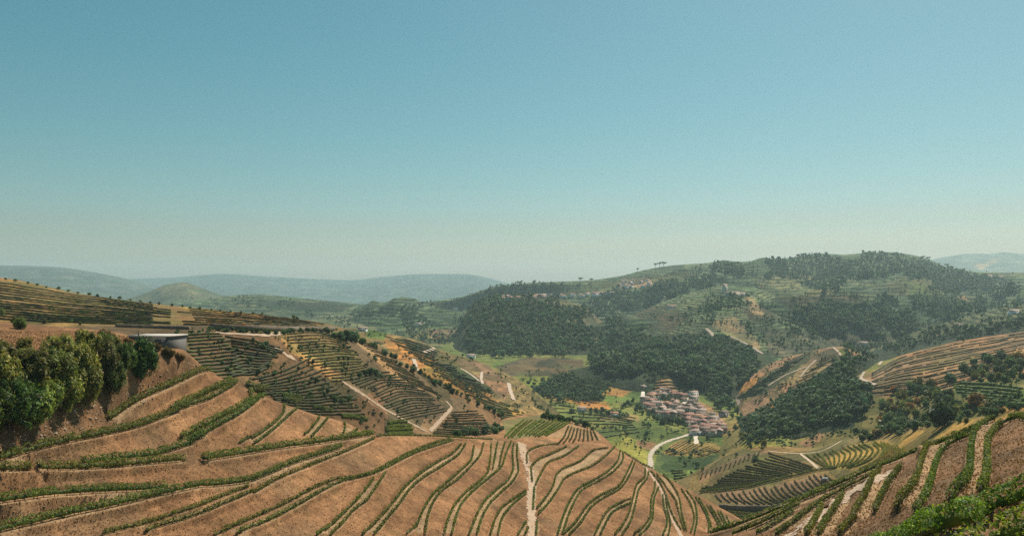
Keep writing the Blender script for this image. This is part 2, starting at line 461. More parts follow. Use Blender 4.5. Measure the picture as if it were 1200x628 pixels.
hill_grid('west_hill', [S(-1400, (170, 420), (230, 400), (330, 370), (450, 345), (640, 305), (820, 320)), S(-250, (170, 420), (230, 400), (330, 370), (450, 345), (640, 312), (820, 325)), S(0, (200, 425), (250, 402), (340, 378), (460, 351), (620, 325.5), (800, 340)),
    S(100, (210, 430), (260, 406), (350, 378), (470, 360), (620, 345), (800, 360)), S(200, (250, 455), (290, 415), (360, 381), (470, 368), (600, 358), (800, 375)),
    S(300, (270, 505), (310, 430), (370, 384), (470, 374), (580, 368), (750, 390)), S(380, (300, 525), (350, 440), (400, 396), (450, 386), (540, 379), (700, 400)),
    S(405, (312, 530), (360, 450), (412, 404), (450, 394), (520, 386), (690, 415)), S(430, (325, 535), (375, 465), (425, 417), (455, 408), (500, 399), (650, 440)), S(480, (350, 545), (400, 490), (440, 452), (462, 440), (490, 429), (650, 480)),
    S(540, (380, 550), (430, 510), (460, 482), (477, 470), (500, 459), (650, 510)), S(600, (400, 565), (440, 530), (470, 512), (490, 503), (520, 493), (650, 540)),
    S(660, (400, 595), (440, 562), (470, 548), (490, 541), (520, 532), (650, 575))],
    1.3, (34, 40, 22, 24, 8), 2.0, 60, 4, 59, -60, 660)
hill_grid('east_wood_slope', [S(770, (660, 620), (740, 590), (880, 545), (940, 530), (1000, 530)), S(830, (650, 578), (730, 545), (870, 505), (935, 490), (1000, 495)), S(868, (625, 556), (705, 526), (820, 499), (880, 488), (960, 500)), S(900, (610, 543), (690, 514), (800, 487), (870, 473), (950, 490)), S(940, (600, 542), (680, 509), (790, 468), (870, 450), (950, 470)),
    S(1000, (570, 533), (650, 490), (800, 440), (900, 417), (1000, 430)), S(1030, (530, 533), (620, 488), (740, 446), (870, 424), (970, 432)), S(1060, (490, 530), (590, 482), (690, 450), (850, 416), (960, 425)), S(1120, (430, 522), (520, 472), (640, 440), (850, 401), (960, 412)),
    S(1200, (330, 515), (430, 462), (600, 430), (850, 389), (960, 400)), S(1320, (260, 520), (350, 455), (520, 420), (800, 375), (930, 390)), S(1450, (240, 520), (330, 450), (500, 410), (780, 368), (930, 380))],
    1.5, (34, 34, 30, 6), 3.0, 50, 3, 61)
hill_grid('amphitheatre', [S(770, (480, 640), (510, 610), (530, 590), (560, 575), (640, 580)), S(800, (470, 632), (500, 600), (525, 580), (560, 562), (640, 570)), S(830, (455, 625), (480, 600), (510, 580), (560, 546), (640, 560)), S(860, (445, 620), (470, 597), (505, 570), (570, 531), (650, 545)),
    S(900, (435, 616), (460, 594), (500, 563), (580, 525), (660, 538)), S(950, (410, 610), (435, 590), (480, 555), (575, 526), (650, 538)), S(980, (395, 605), (420, 583), (465, 548), (560, 519), (640, 532)), S(1010, (380, 600), (405, 575), (450, 540), (550, 509), (630, 522)),
    S(1050, (350, 590), (375, 562), (415, 530), (490, 504), (570, 518)), S(1090, (320, 575), (340, 548), (370, 520), (420, 499), (500, 512)), S(1130, (290, 560), (305, 535), (330, 510), (370, 492), (440, 505)), S(1200, (240, 540), (255, 515), (275, 496), (305, 482), (380, 500)), S(1350, (210, 530), (225, 505), (245, 485), (280, 470), (350, 490))],
    1.3, (16, 36, 40, 6), 0.8, 30, 3, 67)
hill_grid('central_spur', [
    S(-1600, (60, 780), (80, 640), (88, 580), (94, 520), (110, 408), (180, 372), (250, 410)),
    S(-250, (72, 750), (92, 628), (100, 580), (106, 520), (122, 408), (190, 372), (260, 410)),
    S(0, (85, 760), (116, 628), (122, 580), (128, 527), (143, 413), (205, 379), (270, 425)),
    S(60, (91, 760), (124, 628), (133, 575), (142, 515), (157, 413), (207, 382), (270, 428)),
    S(120, (97, 760), (131, 628), (143, 568), (157, 496), (170, 412), (210, 388), (270, 435)),
    S(180, (103, 760), (139, 628), (156, 558), (178, 470), (190, 409), (214, 399), (262, 462)),
    S(210, (106, 760), (142.5, 628), (162, 554), (190, 456), (201, 410), (216, 406), (262, 480)),
    S(240, (110, 760), (147, 628), (168, 550), (207, 441), (214, 430), (222, 434), (265, 500)),
    S(280, (115, 760), (153, 628), (178, 545), (213, 452), (220, 452), (228, 460), (270, 510)),
    S(330, (120, 760), (160, 628), (190, 540), (222, 473), (230, 475), (240, 488), (280, 540)),
    S(400, (128, 760), (170, 628), (205, 540), (228, 494), (236, 497), (250, 513), (290, 560)),
    S(440, (133, 760), (176, 628), (212, 545), (238, 510), (246, 513), (260, 529), (300, 570)),
    S(520, (143, 760), (189, 628), (235, 555), (270, 512), (280, 515), (300, 530), (340, 580)),
    S(565, (148, 760), (197, 628), (246, 558), (293, 512.5), (310, 513), (330, 520), (400, 560)),
    S(590, (151, 760), (202, 628), (254, 561), (304, 513.5), (335, 503), (375, 491), (430, 540)),
    S(620, (155, 760), (208, 628), (262, 563), (315, 516), (350, 502), (400, 486), (470, 540)),
    S(660, (160, 760), (215, 628), (270, 566), (325, 519), (355, 506), (395, 490), (470, 550)),
    S(700, (165, 760), (223, 628), (275, 570), (328, 521), (350, 513), (375, 506), (450, 560)),
    S(740, (170, 760), (231, 628), (270, 580), (318, 538), (333, 538), (350, 545), (430, 600)),
    S(790, (178, 760), (241, 628), (268, 596), (302, 565), (315, 568), (330, 576), (420, 635)),
    S(840, (186, 760), (252, 628), (268, 612), (290, 593), (300, 596), (315, 606), (400, 665)),
    S(880, (192, 770), (262, 642), (272, 628), (285, 616), (295, 620), (310, 630), (400, 690)),
    S(950, (200, 800), (268, 685), (278, 668), (290, 655), (300, 660), (315, 670), (400, 730)),
    S(1100, (200, 850), (268, 750), (278, 735), (290, 720), (300, 725), (315, 735), (400, 790))],
    1.15, (16, 84, 88, 80, 34, 12), 0.7, 22, None, 71, -10, 900)
def nearer(st, k=(0.06, 0.3), dz=(4.0, 2.0)):
    out = []
    for px, p in st:
        Y, py = p[0]; H = (py - HY) / F * Y
        out.append((px, [(Y * a, HY + (H + d) * F / (Y * a)) for a, d in zip(k, dz)] + p))
    return out
hill_grid('east_spur', nearer([
    S(760, (75, 900), (100, 770), (120, 735), (135, 705), (145, 685), (160, 710), (220, 790)),
    S(830, (60, 900), (95, 740), (115, 680), (130, 645), (140, 629), (155, 652), (220, 740)),
    S(900, (50, 900), (90, 700), (110, 640), (125, 615), (140, 597), (152, 618), (220, 700)),
    S(960, (42, 900), (80, 690), (97, 640), (120, 605), (150, 574), (162, 594), (230, 680)),
    S(1010, (38, 900), (70, 690), (92, 632), (118, 590), (155, 554), (168, 574), (240, 650)),
    S(1060, (33, 900), (58, 690), (85, 612), (115, 569), (157, 533), (170, 552), (240, 630)),
    S(1100, (30, 880), (50, 628), (80, 591), (112, 553), (155, 514), (170, 532), (240, 600)),
    S(1150, (28, 880), (45, 640), (57, 609), (100, 543), (145, 496), (160, 512), (230, 580)),
    S(1200, (26, 880), (42, 640), (53, 590), (90, 535), (130, 486), (145, 500), (220, 560)),
    S(1300, (22, 900), (36, 640), (46, 560), (75, 520), (110, 475), (125, 488), (200, 540)),
    S(1450, (20, 900), (32, 640), (42, 540), (65, 505), (100, 465), (115, 478), (190, 530)), S(3200, (16, 950), (28, 640), (38, 540), (60, 505), (95, 465), (110, 478), (180, 530))]),
    1.2, (6, 8, 16, 50, 60, 64, 10, 10), 0.25, 12, 6, 73, 820, 1215)

# ------------------------------------------------------------------ vine benches and rows, traced on the photograph, cast onto the hills
ZS = 4.983
W = {1: (0, 502), 2: (200, 420), 3: (200, 502), 4: (400, 502), 5: (560, 502), 6: (700, 502), 7: (820, 502), 8: (960, 476)}
def z(w, *pts): return [(W[w][0] + a / ZS, W[w][1] + b / ZS) for a, b in pts]

def cast_line(pts, hill, n=None, maxjump=0.10):
    pts = np.asarray(pts, float)
    L = np.linalg.norm(np.diff(pts, axis=0), axis=1).sum()
    q = resample(pts, n or max(4, int(L / 1.6)))
    out = []
    for a, b in q:
        p, _ = cast(a, b, [hill])
        if p is None:
            if len(out) > 3: break
            continue
        if out and abs(p[1] - out[-1][1]) > maxjump * p[1]:
            if len(out) > 3: break
            out = []
        out.append(p)
    return np.array(out)

# (where it is, left row, right row) : benches of the bare central spur
LTR = 'left of the pale dirt track'
RTR = 'right of the pale dirt track'
B = []       # dict(hill, lines, names)
def bench(hill, where, left, right=None, h=1.35, w=0.85, solo=None):
    B.append(dict(hill=hill, where=where, lines=[left] + ([right] if right else []), h=h, w=w, solo=solo))

cs = 'central_spur'
bench(cs, 'topmost curved bench under the broom shrubs', z(1, (630, -40), (800, -155), (1020, -255), (1180, -325)) + z(2, (252, 72), (262, 52)), h=1.5, w=1.0)
bench(cs, 'second bench under the broom shrubs', z(1, (-60, 208), (0, 190), (120, 156), (300, 107), (450, 74), (620, 40), (790, 0)) + z(2, (0, 332), (100, 300), (200, 268), (300, 215), (375, 160), (392, 130)),
      z(2, (0, 300), (150, 235), (280, 172), (345, 140), (338, 112)), h=1.5, w=1.1)
bench(cs, 'short leftmost piece above the long pale ledge', z(1, (-60, 254), (0, 252), (90, 250), (175, 248)), h=1.5, w=1.0)
bench(cs, 'long pale ledge at the left edge', z(1, (220, 247), (400, 243), (600, 234), (850, 212), (1080, 192)), h=1.5, w=1.0)
bench(cs, 'broad bench sweeping up to the crest hook', z(1, (480, 210), (600, 200), (750, 182), (880, 168), (1000, 132), (1196, 72)) + z(2, (100, 500), (200, 455), (300, 402), (400, 345), (470, 290), (530, 240), (578, 192)),
      z(2, (60, 475), (150, 422), (300, 347), (420, 282), (478, 238), (465, 195)), h=1.5, w=1.0)
bench(cs, 'twin bench ending at the thick hedge-like row', z(2, (400, 498), (480, 455), (560, 405), (640, 340), (665, 290), (657, 245)), z(2, (485, 508), (600, 420), (700, 330), (780, 262)), h=1.3)
bench(cs, 'short steep bench above the thick hedge-like row', z(2, (780, 452), (830, 395), (865, 350), (880, 325)), z(2, (820, 467), (880, 400), (950, 318)), h=1.3)
bench(cs, 'small round bench just under the crest saddle', z(2, (1010, 445), (1020, 400), (1008, 358)), z(2, (1055, 442), (1110, 408), (1150, 372)), h=1.2)
bench(cs, 'thick row', z(3, (190, 192), (350, 168), (500, 142), (700, 112), (900, 86), (1050, 62), (1180, 42)), h=1.7, w=1.5,
      solo='thick leafy vine row like a hedge crossing under the steep benches')
bench(cs, 'upper of the two rows that meet at the left edge', z(1, (-60, 445), (0, 437), (150, 417), (300, 397), (500, 382), (700, 372), (850, 364), (980, 352)), h=1.5, w=1.0)
bench(cs, 'lower of the two rows that meet at the left edge', z(1, (-60, 622), (0, 607), (150, 572), (300, 537), (450, 502), (600, 472), (750, 437), (890, 402), (1050, 368), (1196, 340)) + z(3, (200, 343), (430, 320), (560, 275), (700, 215), (850, 165), (1000, 116)), h=1.5, w=1.0)
bench(cs, 'long bench climbing from the lower left to the crest', z(1, (850, 617), (1000, 572)) + z(3, (0, 576), (150, 530), (300, 470), (450, 400), (600, 312), (750, 246), (900, 187), (1050, 127), (1190, 62)),
      z(1, (600, 622), (800, 572), (950, 530)) + z(3, (0, 512), (150, 462), (300, 402), (455, 345)), h=1.4, w=0.95)
bench(cs, 'seventh bench ' + LTR, z(3, (380, 627), (500, 587), (650, 517), (800, 432), (900, 372), (1000, 322), (1100, 290)) + z(4, (180, 272), (260, 238), (350, 192), (450, 145), (600, 98), (655, 76)),
      z(3, (250, 630), (400, 562), (550, 497), (700, 427), (850, 347), (1000, 297)) + z(4, (60, 295), (180, 264), (300, 200), (420, 140), (560, 86), (640, 66)), h=1.4, w=0.95)
bench(cs, 'sixth bench ' + LTR, z(3, (850, 630), (950, 547), (1050, 452), (1120, 372)) + z(4, (190, 292),), z(3, (930, 630), (1000, 562), (1080, 472)) + z(4, (150, 422), (210, 337), (260, 262)))
bench(cs, 'fifth bench ' + LTR, z(4, (120, 630), (200, 542), (300, 432), (370, 342), (450, 267), (550, 197), (650, 142), (702, 92)), z(4, (190, 628), (260, 542), (350, 432), (400, 362), (480, 292), (600, 217), (690, 152), (727, 92)))
bench(cs, 'fourth bench ' + LTR, z(4, (380, 622), (440, 562), (480, 472), (540, 382), (620, 312), (700, 242), (758, 182), (776, 98)), z(4, (490, 630), (500, 542), (530, 452), (580, 377), (680, 302), (760, 222), (815, 152), (832, 90)))
bench(cs, 'third bench ' + LTR, z(4, (600, 630), (620, 542), (660, 452), (730, 372), (820, 297), (860, 242), (870, 172), (876, 90)), z(4, (645, 630), (665, 542), (700, 452), (780, 362), (870, 287), (940, 222), (962, 152), (992, 80)))
bench(cs, 'little loop within the third bench left of the track', z(4, (885, 242), (897, 162), (912, 82)), z(4, (922, 226), (936, 152), (956, 86)), h=1.1)
bench(cs, 'second bench ' + LTR, z(4, (745, 630), (780, 532), (830, 432), (900, 362), (980, 292), (1005, 222), (1000, 142), (1008, 90)), z(4, (790, 630), (820, 532), (870, 442), (940, 372), (1010, 302), (1036, 242), (1026, 152), (1028, 100)))
bench(cs, 'first bench ' + LTR, z(4, (870, 630), (890, 552), (930, 472), (1000, 417), (1080, 366)), z(4, (915, 630), (935, 542), (990, 462), (1080, 382)))
bench(cs, 'short bench low ' + LTR, z(4, (1030, 630), (1055, 582), (1080, 548)), z(4, (1068, 630), (1085, 600), (1092, 580)), h=1.2)
bench(cs, 'top loop ' + RTR, z(5, (287, 207), (285, 162), (310, 127), (400, 101), (470, 95)), h=1.2)
bench(cs, 'first bench ' + RTR, z(5, (318, 312), (312, 232), (340, 187), (420, 147), (520, 107)), z(5, (337, 332), (378, 252), (408, 207), (500, 167), (590, 107)))
bench(cs, 'second bench ' + RTR, z(5, (345, 472), (400, 402), (440, 332), (457, 272), (490, 237), (600, 187), (690, 122), (762, 116)), z(5, (352, 507), (420, 432), (480, 342), (502, 302), (560, 267), (660, 227), (720, 187), (800, 112)))
bench(cs, 'third bench ' + RTR, z(5, (465, 627), (490, 542), (530, 442), (590, 352), (680, 302), (760, 252), (820, 182), (832, 132)), z(5, (495, 617), (530, 512), (570, 422), (612, 362), (700, 314), (790, 257), (850, 172), (842, 125)))
bench(cs, 'fourth bench ' + RTR, z(5, (502, 616), (570, 552), (640, 452), (720, 392), (820, 342), (870, 262), (903, 192)), z(5, (532, 627), (600, 557), (660, 467), (740, 407), (830, 355), (884, 282), (917, 202)))
bench(cs, 'fifth bench ' + RTR, z(5, (680, 630), (720, 542), (760, 482), (820, 442), (895, 412)), z(5, (715, 630), (750, 552), (790, 492), (895, 440)))
bench(cs, 'sixth bench ' + RTR, z(5, (800, 627), (860, 542), (890, 472), (907, 402), (927, 332), (978, 272), (976, 232)), z(5, (840, 630), (890, 552), (917, 462), (940, 362), (990, 292), (1000, 255)))
bench(cs, 'seventh bench ' + RTR, z(5, (910, 622), (970, 572), (1010, 502), (1012, 422), (1032, 352), (1036, 318)), z(5, (940, 630), (992, 582), (1022, 522), (1028, 422), (1055, 352)))
bench(cs, 'eighth bench ' + RTR, z(5, (1080, 627), (1106, 542), (1087, 452), (1080, 392)), z(5, (1112, 627), (1124, 560), (1108, 480), (1096, 410)), h=1.2)
bench(cs, 'bench just right of the diagonal track', z(6, (345, 268), (400, 342), (458, 420), (478, 500), (508, 602)), z(6, (372, 262), (432, 322), (482, 422), (494, 502), (522, 602)), h=1.2)
bench(cs, 'second bench right of the diagonal track', z(6, (490, 352), (546, 442), (566, 522), (546, 612)), z(6, (518, 362), (574, 452), (582, 532), (566, 622)), h=1.2)
bench(cs, 'third bench right of the diagonal track', z(6, (572, 402), (620, 472), (652, 562), (648, 612)), z(6, (592, 412), (640, 492), (666, 582)), h=1.2)
bench(cs, 'fourth bench right of the diagonal track', z(6, (638, 447), (688, 522), (714, 586)), z(6, (656, 452), (706, 532), (728, 582)), h=1.1)
bench(cs, 'fifth bench right of the diagonal track', z(6, (703, 482), (748, 570)), z(6, (720, 488), (760, 572)), h=1.1)
bench(cs, 'last bench at the tip of the central spur', z(6, (750, 508), (776, 568)), h=1.1)
bench(cs, 'crest', z(4, (205, 48), (330, 46), (480, 47), (620, 52), (760, 62), (880, 68)), h=1.2, solo='straight low vine row along the saddle crest above the central benches')
bench(cs, 'edge', z(5, (1010, 252), (1060, 312), (1100, 402), (1130, 492), (1185, 592)), h=1.2, solo='dark vine row hugging the right side of the diagonal track')
bench(cs, 'rim', z(6, (110, 105), (160, 142), (280, 217), (370, 257), (470, 332), (600, 402), (740, 490)), h=1.0, w=0.7, solo='thin vine row along the right rim of the central spur')
bench(cs, 'rowa', z(5, (340, 627), (347, 545)), h=1.2, solo='short vine row against the right side of the pale track at the bottom')
bench(cs, 'rowb', z(5, (322, 478), (326, 410), (330, 340)), h=1.2, solo='short vine row against the right side of the pale track halfway up')
es = 'east_spur'
bench(es, 'edge', z(7, (40, 630), (250, 560), (400, 502), (560, 437), (700, 378), (850, 314), (960, 264), (1080, 219)) + z(8, (600, 262), (800, 188), (940, 125)), h=1.5, w=1.0, solo='long vine row along the far edge of the right-hand spur')
bench(es, 'edge2', z(7, (190, 630), (350, 562), (500, 492), (580, 452)), h=1.4, w=0.9, solo='short vine row just below the long edge row on the right-hand spur')
bench(es, 'edge3', z(7, (330, 622), (450, 552), (545, 492)), h=1.0, w=0.7, solo='thin young vine row on the left tip of the right-hand spur')
bench(es, 'road', z(7, (440, 630), (560, 542), (700, 437), (850, 354), (990, 284)), h=1.2, w=0.7, solo='sparse vine row bordering the upper side of the wide pale road')
bench(es, 's1', z(7, (620, 630), (660, 572), (715, 462)), h=1.6, w=0.9, solo='shortest vine row below the wide pale road')
bench(es, 's2', z(7, (690, 630), (760, 522), (835, 402)), h=1.6, w=0.9, solo='second short vine row below the wide pale road')
bench(es, 'leftmost full bench of the right-hand spur', z(7, (810, 630), (900, 532), (950, 452), (990, 372), (1020, 297), (1052, 244)), z(8, (320, 632), (370, 522), (430, 422), (480, 362)), h=1.6, w=1.0)
bench(es, 'middle bench of the right-hand spur', z(8, (450, 632), (530, 532), (575, 442), (592, 372), (622, 292), (662, 248), (760, 198), (860, 163), (905, 142)), z(8, (560, 632), (620, 542), (655, 442), (680, 352), (710, 282), (760, 234), (830, 199), (900, 168)), h=1.6, w=1.0)
bench(es, 'rightmost bench of the right-hand spur', z(8, (760, 575), (840, 502), (880, 402), (886, 302), (902, 202), (932, 144), (1000, 90), (1100, 66), (1165, 62), (1240, 80)), z(8, (940, 515), (975, 432), (981, 322), (982, 232), (1012, 168), (1080, 104), (1165, 80), (1240, 96)), h=1.6, w=1.05)
bench(es, 'near', [(1012, 652), (1060, 640), (1099, 629), (1146, 613), (1200, 591), (1260, 560)], h=1.75, w=1.5, solo='nearest bright leafy vine row crossing the bottom right corner')
bench(es, 'near2', [(1120, 668), (1150, 655), (1200, 634), (1260, 605)], h=1.7, w=1.4, solo='leafy vine row cut off by the bottom right corner of the picture')

for b in B:
    b['P'] = [cast_line(l, b['hill']) for l in b['lines']]
    b['P'] = [p for p in b['P'] if len(p) > 2]

# flatten the ground under each bench so that the hill steps down in terraces
def flatten(hill, maxw=6.0):
    h = HILL[hill]; P = h['P']; flat = P.reshape(-1, 3)
    pts, hw, tp = [], [], []
    for b in B:
        if b['hill'] != hill or not b['P']: continue
        if len(b['P']) == 2 and len(b['P'][0]) > 3:
            n = max(len(p) for p in b['P']) * 2
            a, c = [resample(p, n) for p in b['P']]
            if np.linalg.norm(a[0, :2] - c[-1, :2]) < np.linalg.norm(a[0, :2] - c[0, :2]): c = c[::-1]
            kd = KDTree(len(c))
            for i, q in enumerate(c): kd.insert((q[0], q[1], 0), i)
            kd.balance()
            for qi, q in enumerate(a):
                tp.append(min(1, qi / 5, (n - 1 - qi) / 5))
                co, i, d = kd.find((q[0], q[1], 0))
                if d < 7 and 2 < i < len(c) - 3:
                    pts.append((q + c[i]) / 2); hw.append(d / 2 + 0.55)
                else: pts.append(q); hw.append(0.8)
            for qi, q in enumerate(c):
                pts.append(q); hw.append(0.4); tp.append(min(1, qi / 5, (n - 1 - qi) / 5))
        else:
            for p in b['P']:
                q = resample(p, len(p) * 2)
                for qi, r in enumerate(q): pts.append(r); hw.append(1.35 if b['h'] >= 1.5 else 0.8); tp.append(min(1, qi / 5, (len(q) - 1 - qi) / 5))
    pts = np.array(pts); hw = np.array(hw)
    kd = KDTree(len(pts))
    for i, q in enumerate(pts): kd.insert((q[0], q[1], 0), i)
    kd.balance()
    w = np.zeros(len(flat)); core = np.zeros(len(flat)); znew = flat[:, 2].copy()
    for vi in range(len(flat)):
        x, y = flat[vi, 0], flat[vi, 1]
        co, i, d = kd.find((x, y, 0))
        if d is None or d > maxw: continue
        zz = pts[i, 2]
        e = (d - hw[i])
        k = 1.0 if e <= 0 else max(0.0, 1 - e / 0.55)
        k = k * k * (3 - 2 * k) * tp[i]
        znew[vi] = flat[vi, 2] * (1 - k) + zz * k
        core[vi] = tp[i] * max(0.0, min(1.0, (hw[i] + 0.15 - d) / 0.4))
    flat[:, 2] = znew + (0.14 * fbm(flat[:, 0] / 1.6, flat[:, 1] / 1.6, 3, 3) + 0.25 * fbm(flat[:, 0] / 7, flat[:, 1] / 7, 8, 2)) * (1 - core)
    h['bench'] = core
    set_bvh(hill)
flatten(cs); flatten(es)

